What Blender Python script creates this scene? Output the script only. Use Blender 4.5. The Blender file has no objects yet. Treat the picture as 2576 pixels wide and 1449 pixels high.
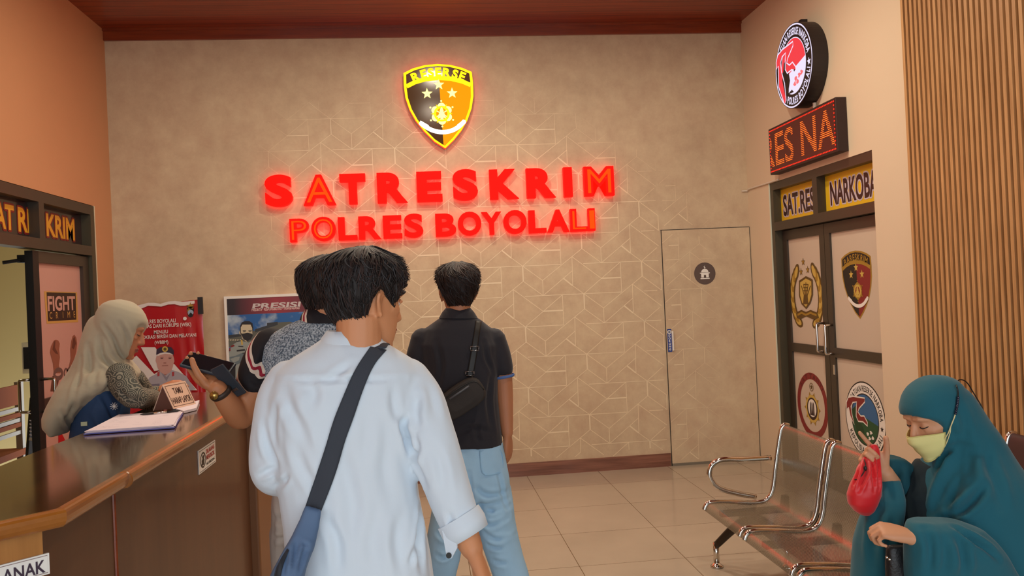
import bpy, math, random
import numpy as np
from mathutils import Vector, Matrix
from mathutils.bvhtree import BVHTree
random.seed(7); RNG = np.random.default_rng(7)
scene = bpy.context.scene
COL = scene.collection
PI = math.pi

# ------------------------------------------------------------------ camera
F_PX, W_PX, H_PX, CAM_H = 2100.0, 2576.0, 1449.0, 1.55
YAW, PITCH, ROLL = 0.106013, 0.007147, -0.045710
fw = np.array([math.sin(YAW)*math.cos(PITCH), math.cos(YAW)*math.cos(PITCH), math.sin(PITCH)])
r0 = np.array([math.cos(YAW), -math.sin(YAW), 0.0]); u0 = np.cross(r0, fw)
CR = math.cos(ROLL)*r0 + math.sin(ROLL)*u0
CU = -math.sin(ROLL)*r0 + math.cos(ROLL)*u0
CAM = np.array([0.0, 0.0, CAM_H])
cam_data = bpy.data.cameras.new('camera'); cam = bpy.data.objects.new('camera', cam_data); COL.objects.link(cam)
cam_data.sensor_width = 36.0; cam_data.lens = F_PX/W_PX*36.0; cam_data.clip_start = 0.05
cam.matrix_world = Matrix(((CR[0], CU[0], -fw[0], 0), (CR[1], CU[1], -fw[1], 0), (CR[2], CU[2], -fw[2], CAM_H), (0, 0, 0, 1)))
scene.camera = cam
# ------------------------------------------------------------------ light
vs = scene.view_settings
scene.display_settings.display_device = 'sRGB'
vs.view_transform = 'Standard'; vs.look = 'None'; vs.gamma = 1.0; vs.use_curve_mapping = False
vs.exposure = -0.5
scene.cycles.use_denoising = True
scene.cycles.max_bounces = 8; scene.cycles.diffuse_bounces = 5; scene.cycles.glossy_bounces = 4
scene.cycles.transparent_max_bounces = 12
scene.cycles.sample_clamp_indirect = 6.0
world = bpy.data.worlds.new('daylight'); scene.world = world; world.use_nodes = True
wbg = world.node_tree.nodes['Background']
wbg.inputs[0].default_value = (0.86, 0.94, 1.0, 1); wbg.inputs[1].default_value = 3.6

def area_light(name, loc, target, size, power, color, size_y=None, shape='RECTANGLE', spread=None):
    d = bpy.data.lights.new(name, 'AREA'); d.energy = power; d.color = color; d.shape = shape
    d.size = size
    if size_y: d.size_y = size_y
    if spread: d.spread = spread
    o = bpy.data.objects.new(name, d); COL.objects.link(o); o.location = loc
    o.rotation_euler = (Vector(target)-Vector(loc)).to_track_quat('-Z', 'Y').to_euler()
    return o
# the open entrance behind the photographer: a portal for the daylight of the world
portal = area_light('entrance_portal', (0.2, -1.3, 1.45), (0.2, 3, 1.45), 5.3, 1, (1, 1, 1), 2.9)
portal.data.cycles.is_portal = True
WARM = (1.0, 0.85, 0.66)
for lx, ly, lw in ((-1.0, 5.0, 26), (0.2, 5.4, 40), (1.6, 4.9, 40), (-1.2, 2.8, 20), (1.4, 2.8, 30), (0.2, 3.9, 28)):
    area_light('ceiling_downlight', (lx, ly, 3.80), (lx, ly, 0), 0.16, lw, WARM, shape='DISK')
area_light('office_fill', (-3.6, 5.6, 2.6), (-3.6, 5.6, 0), 0.5, 3.5, (1.0, 0.86, 0.6), shape='DISK')  # fill light added to brighten the office, its source unseen

# ------------------------------------------------------------------ pixel -> point on a plane
def ray(px, py):
    return CR*((px-W_PX/2)/F_PX) - CU*((py-H_PX/2)/F_PX) + fw
def aty(px, py, Y): d = ray(px, py); return CAM + d*(Y/d[1])
def atx(px, py, X): d = ray(px, py); return CAM + d*(X/d[0])
def atz(px, py, Z): d = ray(px, py); return CAM + d*((Z-CAM_H)/d[2])

# ------------------------------------------------------------------ materials
def lin(c):
    return tuple((v/255/12.92 if v/255 <= 0.04045 else ((v/255+0.055)/1.055)**2.4) for v in c)
MATS = {}
def mat(name, rgb, rough=0.6, metal=0.0, spec=0.5, var=0.0, vscale=6.0, bump=0.0, bscale=60.0, sheen=0.0, coat=0.0, emit=None, estr=0.0, alpha=None):
    if name in MATS: return MATS[name]
    m = bpy.data.materials.new(name); m.use_nodes = True; MATS[name] = m
    nt = m.node_tree; b = nt.nodes['Principled BSDF']
    c = lin(rgb)
    b.inputs['Base Color'].default_value = (*c, 1); b.inputs['Roughness'].default_value = rough
    b.inputs['Metallic'].default_value = metal; b.inputs['Specular IOR Level'].default_value = spec
    if sheen: b.inputs['Sheen Weight'].default_value = sheen; b.inputs['Sheen Roughness'].default_value = 0.5
    if coat: b.inputs['Coat Weight'].default_value = coat; b.inputs['Coat Roughness'].default_value = 0.06
    if emit: b.inputs['Emission Color'].default_value = (*lin(emit), 1); b.inputs['Emission Strength'].default_value = estr
    if var or bump:
        tc = nt.nodes.new('ShaderNodeTexCoord')
        if var:
            n = nt.nodes.new('ShaderNodeTexNoise'); n.inputs['Scale'].default_value = vscale; n.inputs['Detail'].default_value = 5
            nt.links.new(tc.outputs['Object'], n.inputs['Vector'])
            r = nt.nodes.new('ShaderNodeMixRGB'); r.blend_type = 'MIX'
            r.inputs[1].default_value = (*[max(0, v*(1-var)) for v in c], 1); r.inputs[2].default_value = (*[min(1, v*(1+var)) for v in c], 1)
            nt.links.new(n.outputs['Fac'], r.inputs[0]); nt.links.new(r.outputs[0], b.inputs['Base Color'])
        if bump:
            n2 = nt.nodes.new('ShaderNodeTexNoise'); n2.inputs['Scale'].default_value = bscale; n2.inputs['Detail'].default_value = 4
            nt.links.new(tc.outputs['Object'], n2.inputs['Vector'])
            bp = nt.nodes.new('ShaderNodeBump'); bp.inputs['Strength'].default_value = bump; bp.inputs['Distance'].default_value = 0.01
            nt.links.new(n2.outputs['Fac'], bp.inputs['Height']); nt.links.new(bp.outputs[0], b.inputs['Normal'])
    return m
def glow(name, rgb, s):
    if name in MATS: return MATS[name]
    m = bpy.data.materials.new(name); m.use_nodes = True; MATS[name] = m
    b = m.node_tree.nodes['Principled BSDF']; c = lin(rgb)
    b.inputs['Base Color'].default_value = (*[v*0.04 for v in c], 1); b.inputs['Roughness'].default_value = 0.6; b.inputs['Specular IOR Level'].default_value = 0.1
    b.inputs['Emission Color'].default_value = (*c, 1); b.inputs['Emission Strength'].default_value = s*1.4
    return m

# ------------------------------------------------------------------ objects
def tag(o, label=None, cat=None, group=None, kind=None):
    if label: o['label'] = label
    if cat: o['category'] = cat
    if group: o['group'] = group
    if kind: o['kind'] = kind
    return o
def mesh_object(name, verts, faces, mats, fmat=None, parent=None, smooth=False):
    me = bpy.data.meshes.new(name)
    me.from_pydata([tuple(map(float, v)) for v in verts], [], [tuple(map(int, f)) for f in faces])
    for m in (mats if isinstance(mats, (list, tuple)) else [mats]): me.materials.append(m)
    if fmat is not None: me.polygons.foreach_set('material_index', np.array(fmat, dtype=np.int32))
    if smooth: me.polygons.foreach_set('use_smooth', np.ones(len(me.polygons), dtype=bool))
    me.validate(); me.update()
    o = bpy.data.objects.new(name, me); COL.objects.link(o)
    if parent is not None: set_parent(o, parent)
    return o
def set_parent(o, p):
    o.parent = p
    if p.matrix_basis != Matrix.Identity(4): o.matrix_parent_inverse = p.matrix_basis.inverted()
def empty(name, loc, label=None, cat=None, group=None, kind=None):
    o = bpy.data.objects.new(name, None); COL.objects.link(o); o.location = tuple(map(float, loc)); o.empty_display_size = 0.1
    return tag(o, label, cat, group, kind)
def bevel(o, w=0.004, seg=2):
    md = o.modifiers.new('bevel', 'BEVEL'); md.width = w; md.segments = seg; md.limit_method = 'ANGLE'; md.angle_limit = 0.6
    return o

class MB:
    """collects shapes, builds ONE mesh object"""
    def __init__(s): s.v = []; s.f = []; s.m = []; s.mats = []
    def mi(s, m):
        if m not in s.mats: s.mats.append(m)
        return s.mats.index(m)
    def add(s, vs_, fs_, m):
        k = len(s.v); s.v.extend([tuple(map(float, p)) for p in vs_]); i = s.mi(m)
        for f in fs_: s.f.append(tuple(int(a)+k for a in f)); s.m.append(i)
        return s
    def box(s, x0, x1, y0, y1, z0, z1, m):
        x0, x1 = min(x0, x1), max(x0, x1); y0, y1 = min(y0, y1), max(y0, y1); z0, z1 = min(z0, z1), max(z0, z1)
        v = [(x, y, z) for x in (x0, x1) for y in (y0, y1) for z in (z0, z1)]
        return s.add(v, [(0, 1, 3, 2), (4, 6, 7, 5), (0, 4, 5, 1), (2, 3, 7, 6), (0, 2, 6, 4), (1, 5, 7, 3)], m)
    def prism(s, pts, vec, m, side=None):
        """closed outline (3d points, coplanar) swept along vec"""
        n = len(pts); P = [np.array(p, float) for p in pts]; vec = np.array(vec, float)
        nn = sum((np.cross(P[i]-P[0], P[(i+1) % n]-P[0]) for i in range(n)), np.zeros(3))
        if np.dot(nn, vec) > 0: P = P[::-1]
        V = P+[p+vec for p in P]
        s.add(V, [tuple(range(n)), tuple(range(2*n-1, n-1, -1))], m)
        return s.add(V, [(i, i+n, (i+1) % n+n, (i+1) % n) for i in range(n)], side or m)
    def tube(s, pts, rad, m, n=10, cap=True, flat=1.0, up=None):
        v, f = tube(pts, rad, n, cap, flat, up); return s.add(v, f, m)
    def lathe(s, c, prof, m, n=20, axis=2):
        v = []; f = []
        for r, h in prof:
            for k in range(n):
                a = 2*PI*k/n; p = [0, 0, 0]; p[axis] = h; p[(axis+1) % 3] = r*math.cos(a); p[(axis+2) % 3] = r*math.sin(a)
                v.append((c[0]+p[0], c[1]+p[1], c[2]+p[2]))
        for j in range(len(prof)-1):
            for k in range(n): f.append((j*n+k, j*n+(k+1) % n, (j+1)*n+(k+1) % n, (j+1)*n+k))
        f.append(tuple(range(n-1, -1, -1))); f.append(tuple((len(prof)-1)*n+k for k in range(n)))
        return s.add(v, f, m)
    def build(s, name, parent=None, smooth=False):
        return mesh_object(name, s.v, s.f, s.mats, s.m, parent, smooth)

def spline(pts, n=8):
    """Catmull-Rom through the points (any dimension)"""
    P = np.array(pts, float); 
    if len(P) < 3: 
        t = np.linspace(0, 1, n+1)[:, None]; return P[0]*(1-t)+P[-1]*t
    E = np.vstack([2*P[0]-P[1], P, 2*P[-1]-P[-2]]); out = []
    for i in range(len(P)-1):
        a, b, c, d = E[i:i+4]
        for k in range(n):
            t = k/n; out.append(0.5*((2*b)+(c-a)*t+(2*a-5*b+4*c-d)*t*t+(3*b-a-3*c+d)*t**3))
    out.append(P[-1]); return np.array(out)
def tube(pts, rad, n=10, cap=True, flat=1.0, up=None):
    P = np.array(pts, float); N = len(P)
    R = np.full(N, rad, float) if np.isscalar(rad) else np.array(rad, float)
    T = np.zeros_like(P); T[1:-1] = P[2:]-P[:-2]; T[0] = P[1]-P[0]; T[-1] = P[-1]-P[-2]
    T /= np.linalg.norm(T, axis=1)[:, None]+1e-12
    a = np.array(up, float) if up is not None else (np.array([0, 0, 1.0]) if abs(T[0][2]) < 0.9 else np.array([1.0, 0, 0]))
    v = []
    u = a-T[0]*np.dot(a, T[0]); u /= np.linalg.norm(u)
    for i in range(N):
        u = (np.array(up, float) if up is not None else u); u = u-T[i]*np.dot(u, T[i]); u = u/(np.linalg.norm(u)+1e-12)
        w = np.cross(T[i], u)
        for k in range(n):
            t = 2*PI*k/n; v.append(P[i]+(w*math.cos(t)+u*math.sin(t)*flat)*R[i])
    f = [(i*n+k, i*n+(k+1) % n, (i+1)*n+(k+1) % n, (i+1)*n+k) for i in range(N-1) for k in range(n)]
    if cap: f.append(tuple(range(n-1, -1, -1))); f.append(tuple((N-1)*n+k for k in range(n)))
    return v, f
def loft(rings, cap=True):
    n = len(rings[0]); v = [p for r in rings for p in r]
    f = [(i*n+k, i*n+(k+1) % n, (i+1)*n+(k+1) % n, (i+1)*n+k) for i in range(len(rings)-1) for k in range(n)]
    if cap: f.append(tuple(range(n-1, -1, -1))); f.append(tuple((len(rings)-1)*n+k for k in range(n)))
    return v, f

# ------------------------------------------------------------------ lettering
def glyphs(body, bold=0.0, spacing=1.0):
    """flat outline faces of a word in the built-in font: verts (n,2), faces; cap height about 1"""
    c = bpy.data.curves.new('lettering', 'FONT'); c.body = body; c.offset = bold; c.space_character = spacing; c.resolution_u = 4
    o = bpy.data.objects.new('lettering', c); m = o.to_mesh()
    v = np.array([p.co[:2] for p in m.vertices], float).reshape(-1, 2)/0.73; f = [tuple(p.vertices) for p in m.polygons]
    o.to_mesh_clear(); bpy.data.objects.remove(o); bpy.data.curves.remove(c)
    return v, f
def solid_word(body, depth, bold):
    c = bpy.data.curves.new('lettering', 'FONT'); c.body = body; c.offset = bold; c.extrude = depth/2; c.resolution_u = 6
    o = bpy.data.objects.new('lettering', c); m = o.to_mesh()
    v = np.array([p.co[:] for p in m.vertices], float); f = [tuple(p.vertices) for p in m.polygons]; nz = [p.normal[2] for p in m.polygons]
    o.to_mesh_clear(); bpy.data.objects.remove(o); bpy.data.curves.remove(c)
    return v, f, nz

class Sheet:
    """flat printed shapes on a plane: origin o, right u, up v; builds ONE mesh object"""
    def __init__(s, o, u, v):
        s.o = np.array(o, float); s.u = np.array(u, float); s.w = np.array(v, float); s.n = np.cross(s.u, s.w); s.n /= np.linalg.norm(s.n)
        s.mb = MB(); s.k = 0
    def at(s, a, b, c=0.0): return s.o+s.u*a+s.w*b+s.n*c
    def px(s, x, y):
        d = ray(x, y); t = np.dot(s.o-CAM, s.n)/np.dot(d, s.n); p = CAM+d*t-s.o
        return (float(np.dot(p, s.u)/np.dot(s.u, s.u)), float(np.dot(p, s.w)/np.dot(s.w, s.w)))
    def poly(s, pts, m, lift=0.0):
        A = sum(pts[i][0]*pts[(i+1) % len(pts)][1]-pts[(i+1) % len(pts)][0]*pts[i][1] for i in range(len(pts)))
        if A < 0: pts = pts[::-1]
        s.mb.add([s.at(a, b, lift) for a, b in pts], [tuple(range(len(pts)))], m)
    def pxpoly(s, pts, m, lift=0.0): s.poly([s.px(*p) for p in pts], m, lift)
    def rect(s, a0, a1, b0, b1, m, lift=0.0): s.poly([(a0, b0), (a1, b0), (a1, b1), (a0, b1)], m, lift)
    def line(s, p, q, w, m, lift=0.0):
        p = np.array(p); q = np.array(q); d = q-p; L = np.hypot(*d)
        if L < 1e-6: return
        nn = np.array([-d[1], d[0]])/L*w/2
        s.poly([tuple(p-nn), tuple(q-nn), tuple(q+nn), tuple(p+nn)], m, lift)
    def path(s, pts, w, m, lift=0.0, closed=False):
        P = [np.array(p, float) for p in pts]; n = len(P)
        L = []; R = []
        for i in range(n):
            a = P[(i-1) % n] if (closed or i > 0) else P[i]; b = P[(i+1) % n] if (closed or i < n-1) else P[i]
            d = b-a; d = d/(np.hypot(*d)+1e-9); nn = np.array([-d[1], d[0]])*w/2
            L.append(P[i]+nn); R.append(P[i]-nn)
        V = [s.at(*p, lift) for p in L]+[s.at(*p, lift) for p in R]
        s.mb.add(V, [(i+n, (i+1) % n+n, (i+1) % n, i) for i in range(n if closed else n-1)], m)
    def disc(s, a, b, r, m, lift=0.0, n=40, ry=None):
        s.poly([(a+r*math.cos(2*PI*k/n), b+(ry or r)*math.sin(2*PI*k/n)) for k in range(n)], m, lift)
    def ring(s, a, b, r, w, m, lift=0.0, n=48, ry=None):
        s.path([(a+r*math.cos(2*PI*k/n), b+(ry or r)*math.sin(2*PI*k/n)) for k in range(n)], w, m, lift, True)
    def star(s, a, b, r, m, lift=0.0, n=5, q=0.42, rot=PI/2):
        s.poly([(a+(r if k % 2 == 0 else r*q)*math.cos(rot+PI*k/n), b+(r if k % 2 == 0 else r*q)*math.sin(rot+PI*k/n)) for k in range(2*n)], m, lift)
    def text(s, body, a, b, h, m, lift=0.0, width=None, bold=0.0, rot=0.0, align='l', slant=0.0):
        v, f = glyphs(body, bold)
        if not len(v): return
        v = v.copy(); lo, hi = v[:, 0].min(), v[:, 0].max(); v[:, 0] -= lo; wd = hi-lo
        v *= h
        if width: v[:, 0] *= width/(wd*h); W = width
        else: W = wd*h
        v[:, 0] += v[:, 1]*slant
        if align == 'c': v[:, 0] -= W/2
        if align == 'r': v[:, 0] -= W
        c, t = math.cos(rot), math.sin(rot)
        s.mb.add([s.at(a+x*c-y*t, b+x*t+y*c, lift) for x, y in v], f, m)
    def arc_text(s, body, a, b, r, a0, a1, h, m, lift=0.0, bold=0.0, under=False, ry=None):
        """letters along an arc from angle a0 to a1 (radians); under: readable along the bottom"""
        ws = [];
        for ch in body:
            if ch == ' ': ws.append(0.45); continue
            v, f = glyphs(ch, bold); ws.append(float(v[:, 0].max()-v[:, 0].min())+0.16)
        tot = sum(ws); acc = 0
        for ch, w in zip(body, ws):
            t = a0+(a1-a0)*(acc+w/2)/tot; acc += w
            if ch == ' ': continue
            rot = t-PI/2 if not under else t+PI/2
            v, f = glyphs(ch, bold); v = v.copy(); v[:, 0] -= (v[:, 0].max()+v[:, 0].min())/2
            span = abs(a1-a0)*r*w/tot; v[:, 0] *= min(1.25*h, span/(w))
            v[:, 1] = (v[:, 1]-0.5)*h
            c, q = math.cos(rot), math.sin(rot)
            s.mb.add([s.at(a+r*math.cos(t)+x*c-y*q, b+(ry or r)*math.sin(t)+x*q+y*c, lift) for x, y in v], f, m)
    def build(s, name, parent=None): return s.mb.build(name, parent)
def sheet_right(X): return Sheet((X, 0, 0), (0, -1, 0), (0, 0, 1))
def sheet_left(X): return Sheet((X, 0, 0), (0, 1, 0), (0, 0, 1))
def sheet_back(Y): return Sheet((0, Y, 0), (1, 0, 0), (0, 0, 1))
# ================================================================== THE SETTING
YB, XL, XR, ZC, Y0 = 7.06, -2.48, 2.87, 3.84, -1.3
def wallpaper_mat():
    m = mat('wallpaper', (203, 179, 148), 0.62, var=0.10, vscale=2.2)
    nt = m.node_tree; b = nt.nodes['Principled BSDF']
    tc = nt.nodes.new('ShaderNodeTexCoord'); n = nt.nodes.new('ShaderNodeTexNoise'); n.inputs['Scale'].default_value = 7; n.inputs['Detail'].default_value = 12; n.inputs['Roughness'].default_value = 0.7
    mx = nt.nodes.new('ShaderNodeMixRGB'); mx.blend_type = 'OVERLAY'; mx.inputs[0].default_value = 0.42
    old = b.inputs['Base Color'].links[0].from_socket
    nt.links.new(tc.outputs['Object'], n.inputs['Vector']); nt.links.new(old, mx.inputs[1]); nt.links.new(n.outputs['Fac'], mx.inputs[2]); nt.links.new(mx.outputs[0], b.inputs['Base Color'])
    return m
M_PAPER = wallpaper_mat()
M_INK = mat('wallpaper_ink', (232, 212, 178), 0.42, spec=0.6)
M_LEFT = mat('peach_paint', (206, 150, 108), 0.7, var=0.05, vscale=1.5, bump=0.05, bscale=160)
M_RIGHT = mat('cream_paint', (220, 200, 173), 0.68, var=0.04, vscale=1.2, bump=0.04, bscale=160)
M_FRAME = mat('bronze_aluminium', (58, 48, 36), 0.38, spec=0.6, var=0.1, vscale=3)
M_FRAME2 = mat('dark_olive_aluminium', (72, 64, 46), 0.42, spec=0.5)
M_REVEAL = mat('white_reveal', (222, 220, 196), 0.6)
M_DARK = mat('near_black', (22, 20, 19), 0.5)
M_CHROME = mat('chrome', (226, 222, 214), 0.10, metal=1.0)
M_WHITE = mat('white_print', (238, 236, 230), 0.5)
M_BLACKP = mat('black_print', (24, 20, 20), 0.45)

def wood(name, a, b, axis, scale, rough, coat=0.0, groove=None):
    """long-grain wood, grain along axis; groove = (axis, pitch): plank joints"""
    m = bpy.data.materials.new(name); m.use_nodes = True; nt = m.node_tree; p = nt.nodes['Principled BSDF']
    tc = nt.nodes.new('ShaderNodeTexCoord'); mp = nt.nodes.new('ShaderNodeMapping'); sc = [scale]*3; sc[axis] = scale*0.06; mp.inputs['Scale'].default_value = sc
    n = nt.nodes.new('ShaderNodeTexNoise'); n.inputs['Scale'].default_value = 1.0; n.inputs['Detail'].default_value = 7; n.inputs['Roughness'].default_value = 0.62
    r = nt.nodes.new('ShaderNodeValToRGB'); r.color_ramp.elements[0].position = 0.32; r.color_ramp.elements[1].position = 0.7
    r.color_ramp.elements[0].color = (*lin(a), 1); r.color_ramp.elements[1].color = (*lin(b), 1)
    nt.links.new(tc.outputs['Object'], mp.inputs['Vector']); nt.links.new(mp.outputs[0], n.inputs['Vector']); nt.links.new(n.outputs['Fac'], r.inputs[0])
    out = r.outputs[0]
    if groove:
        sx = nt.nodes.new('ShaderNodeSeparateXYZ'); nt.links.new(tc.outputs['Object'], sx.inputs[0])
        dv = nt.nodes.new('ShaderNodeMath'); dv.operation = 'DIVIDE'; dv.inputs[1].default_value = groove[1]; nt.links.new(sx.outputs[groove[0]], dv.inputs[0])
        fr = nt.nodes.new('ShaderNodeMath'); fr.operation = 'FRACT'; nt.links.new(dv.outputs[0], fr.inputs[0])
        lt = nt.nodes.new('ShaderNodeMath'); lt.operation = 'LESS_THAN'; lt.inputs[1].default_value = 0.05; nt.links.new(fr.outputs[0], lt.inputs[0])
        mx = nt.nodes.new('ShaderNodeMixRGB'); mx.inputs[2].default_value = (*[v*0.25 for v in lin(a)], 1)
        nt.links.new(lt.outputs[0], mx.inputs[0]); nt.links.new(out, mx.inputs[1]); out = mx.outputs[0]
    nt.links.new(out, p.inputs['Base Color']); p.inputs['Roughness'].default_value = rough
    if coat: p.inputs['Coat Weight'].default_value = coat; p.inputs['Coat Roughness'].default_value = 0.08
    MATS[name] = m; return m
M_CEIL = wood('ceiling_planks', (112, 40, 10), (150, 62, 20), 0, 26, 0.42, 0.25, (1, 0.105))
M_CROWN = wood('crown_wood', (116, 42, 12), (148, 62, 22), 0, 30, 0.35, 0.3)
M_SKIRT = wood('skirting_wood', (104, 62, 46), (150, 100, 80), 0, 34, 0.4, 0.2)
M_DESK = wood('desk_veneer', (82, 48, 24), (94, 57, 30), 2, 12, 0.40, 0.15)
M_DESKTOP = wood('desk_top_lacquer', (62, 34, 8), (82, 48, 14), 1, 16, 0.12, 0.6)
M_EDGE = wood('desk_edge_wood', (146, 86, 28), (164, 100, 36), 1, 22, 0.25, 0.5)
M_DESK_LIT = wood('desk_veneer_lit', (150, 96, 40), (178, 120, 58), 2, 20, 0.4, 0.2)  # desk veneer again, with the light on the corner facet in its colour

def tile_mat():
    m = bpy.data.materials.new('floor_tile'); m.use_nodes = True; nt = m.node_tree; p = nt.nodes['Principled BSDF']
    tc = nt.nodes.new('ShaderNodeTexCoord'); mp = nt.nodes.new('ShaderNodeMapping')
    mp.inputs['Location'].default_value = (-0.805, -0.82, 0)
    br = nt.nodes.new('ShaderNodeTexBrick'); br.offset = 0.0; br.squash = 1.0
    br.inputs['Scale'].default_value = 1.0; br.inputs['Brick Width'].default_value = 0.6125; br.inputs['Row Height'].default_value = 0.639
    br.inputs['Mortar Size'].default_value = 0.0022; br.inputs['Mortar Smooth'].default_value = 0.0
    br.inputs['Color1'].default_value = (*lin((178, 165, 147)), 1); br.inputs['Color2'].default_value = (*lin((173, 160, 142)), 1); br.inputs['Mortar'].default_value = (*lin((96, 72, 48)), 1)
    n = nt.nodes.new('ShaderNodeTexNoise'); n.inputs['Scale'].default_value = 2.5; n.inputs['Detail'].default_value = 5
    mx = nt.nodes.new('ShaderNodeMixRGB'); mx.blend_type = 'OVERLAY'; mx.inputs[0].default_value = 0.15
    nt.links.new(tc.outputs['Object'], mp.inputs['Vector']); nt.links.new(mp.outputs[0], br.inputs['Vector']); nt.links.new(tc.outputs['Object'], n.inputs['Vector'])
    nt.links.new(br.outputs['Color'], mx.inputs[1]); nt.links.new(n.outputs['Fac'], mx.inputs[2]); nt.links.new(mx.outputs[0], p.inputs['Base Color'])
    p.inputs['Roughness'].default_value = 0.13; p.inputs['Specular IOR Level'].default_value = 0.55
    return m
M_TILE = tile_mat()
def structure(name, mb, parent=None): return tag(mb.build(name, parent), kind='structure')

structure('floor', MB().box(XL-2.6, XR+0.4, -4.5, YB+0.15, -0.06, 0.0, M_TILE))
structure('ceiling', MB().box(XL-0.2, XR+0.25, Y0, YB+0.15, ZC, ZC+0.08, M_CEIL))
# header over the entrance behind the photographer
structure('wall_front', MB().box(XL-0.15, XR+0.2, Y0-0.15, Y0, 2.95, ZC+0.08, M_LEFT))

# ---- back wall with its printed line pattern
ST = aty(1468.8, 738.9, YB); PP = 0.518
MOTIF = [((0, 0), (0, 90), 2), ((0, 0), (115, 90), 1), ((115, 90), (115, 180), 1), ((0, 90), (115, 180), 1), ((0, 90), (-245, 270), 1),
         ((-62, -224), (110, -87), 1), ((0, 0), (230, -180), 1), ((230, -180), (230, 0), 1), ((110, -87), (230, -87), 2.4),
         ((0, 0), (-67, -52), 1), ((-67, -52), (-120, -98), 2.2), ((-62, -224), (-65, -52), 1), ((-245, 0), (-64, -140), 1), ((-355, 0), (230, 0), 1.15)]
def ink_sheen_fade(x, z):  # fading sheen of the glossy ink, put into the line width
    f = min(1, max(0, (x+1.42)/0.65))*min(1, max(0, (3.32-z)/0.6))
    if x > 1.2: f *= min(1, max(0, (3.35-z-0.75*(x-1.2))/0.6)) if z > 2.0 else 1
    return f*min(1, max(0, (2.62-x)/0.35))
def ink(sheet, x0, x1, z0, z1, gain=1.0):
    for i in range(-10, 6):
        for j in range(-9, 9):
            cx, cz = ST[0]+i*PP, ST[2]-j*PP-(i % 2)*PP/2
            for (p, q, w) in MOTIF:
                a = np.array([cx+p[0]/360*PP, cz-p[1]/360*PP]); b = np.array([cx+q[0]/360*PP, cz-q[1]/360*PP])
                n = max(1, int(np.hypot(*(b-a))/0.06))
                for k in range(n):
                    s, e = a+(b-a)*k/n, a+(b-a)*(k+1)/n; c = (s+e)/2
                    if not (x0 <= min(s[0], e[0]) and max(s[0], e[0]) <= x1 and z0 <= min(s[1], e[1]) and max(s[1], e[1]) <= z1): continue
                    f = ink_sheen_fade(*c)*gain
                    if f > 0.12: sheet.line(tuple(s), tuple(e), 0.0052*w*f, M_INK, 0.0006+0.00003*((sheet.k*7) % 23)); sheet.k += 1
DX0, DX1, DZ1 = 2.075, 2.862, 2.04
wb = Sheet((0, YB, 0), (1, 0, 0), (0, 0, 1))
wb.mb.box(XL-0.15, XR+0.2, YB, YB+0.15, 0, ZC+0.08, M_PAPER)
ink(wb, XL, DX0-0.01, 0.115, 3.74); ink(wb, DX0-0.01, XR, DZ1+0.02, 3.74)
tag(wb.build('wall_back'), kind='structure')
structure('trim_1', MB().box(XL, XR, YB-0.028, YB, 3.748, 3.835, M_CROWN).box(XL, XR, YB-0.045, YB, 3.822, 3.84, M_CROWN))
structure('baseboard_back', MB().box(XL, DX0-0.012, YB-0.014, YB, 0.0, 0.112, M_SKIRT))

# ---- flush wallpapered door in the back wall
d1 = empty('door_1', (DX0, YB, 0), kind='structure')
s = Sheet((0, YB-0.010, 0), (1, 0, 0), (0, 0, 1))
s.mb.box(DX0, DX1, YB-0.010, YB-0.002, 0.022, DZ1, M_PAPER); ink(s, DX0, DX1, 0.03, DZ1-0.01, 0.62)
tag(s.build('door_leaf', d1), kind='structure')
tag(MB().box(DX0-0.0055, DX0-0.001, YB-0.006, YB, 0, DZ1, M_DARK).box(DX0-0.008, DX1+0.004, YB-0.006, YB, DZ1+0.001, DZ1+0.006, M_DARK).box(DX1+0.001, DX1+0.005, YB-0.006, YB, 0, DZ1, M_DARK).build('door_gap', d1), kind='structure')
tag(MB().box(DX0, DX1, YB-0.016, YB-0.004, 0.0, 0.022, mat('grey_threshold', (120, 112, 98), 0.5)).build('threshold', d1), kind='structure')
M_PLAQ = mat('grey_brown_plaque', (92, 76, 70), 0.5)
s = sheet_back(YB-0.0105); cx, cz = s.px(1773, 688); R = 0.096
s.disc(cx, cz, R, M_PLAQ, 0.001)
k = R/28.0
def q(pts, m=M_WHITE): s.poly([(cx+x*k, cz+y*k) for x, y in pts], m, 0.002)
q([(-12, -14), (12, -14), (12, -11.5), (-12, -11.5)]); q([(-10, -10), (-3, -10), (-3, -5), (-1.5, -3.5), (1.5, -3.5), (3, -5), (3, -10), (10, -10), (10, 0), (-10, 0)])
q([(-13, 0), (13, 0), (13, 2.2), (-13, 2.2)]); q([(9.5*math.cos(t)*(1 if 1 else 1), 3+9*math.sin(t)) for t in np.linspace(0, PI, 18)]); q([(-0.5, 11), (0.5, 11), (0.5, 14), (-0.5, 14)])
q([(0.5+2.7*math.cos(t), 17+2.7*math.sin(t)) for t in np.linspace(0.9, 5.6, 14)]+[(1.5+1.9*math.cos(t), 17.4+1.9*math.sin(t)) for t in np.linspace(5.3, 1.1, 12)])
tag(s.build('prayer_room_plaque', d1), kind='structure')['label'] = 'round grey plaque with white mosque symbol'
M_BLUE = mat('sign_blue', (38, 62, 140), 0.4)
s = sheet_back(YB-0.0105); a0, b1 = s.px(1678, 828); a1, b0 = s.px(1691, 885)
s.mb.box(a0, a1, YB-0.013, YB-0.0105, b0, b1, M_BLUE); s.mb.box(a1+0.002, a1+0.012, YB-0.03, YB-0.0105, b0+0.012, b1-0.02, M_WHITE)
w = a1-a0
s.disc((a0+a1)/2, b1-0.026, 0.017, M_WHITE, 0.003); s.disc((a0+a1)/2, b1-0.026, 0.011, mat('grey_print', (120, 128, 150), 0.5), 0.0035)
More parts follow.
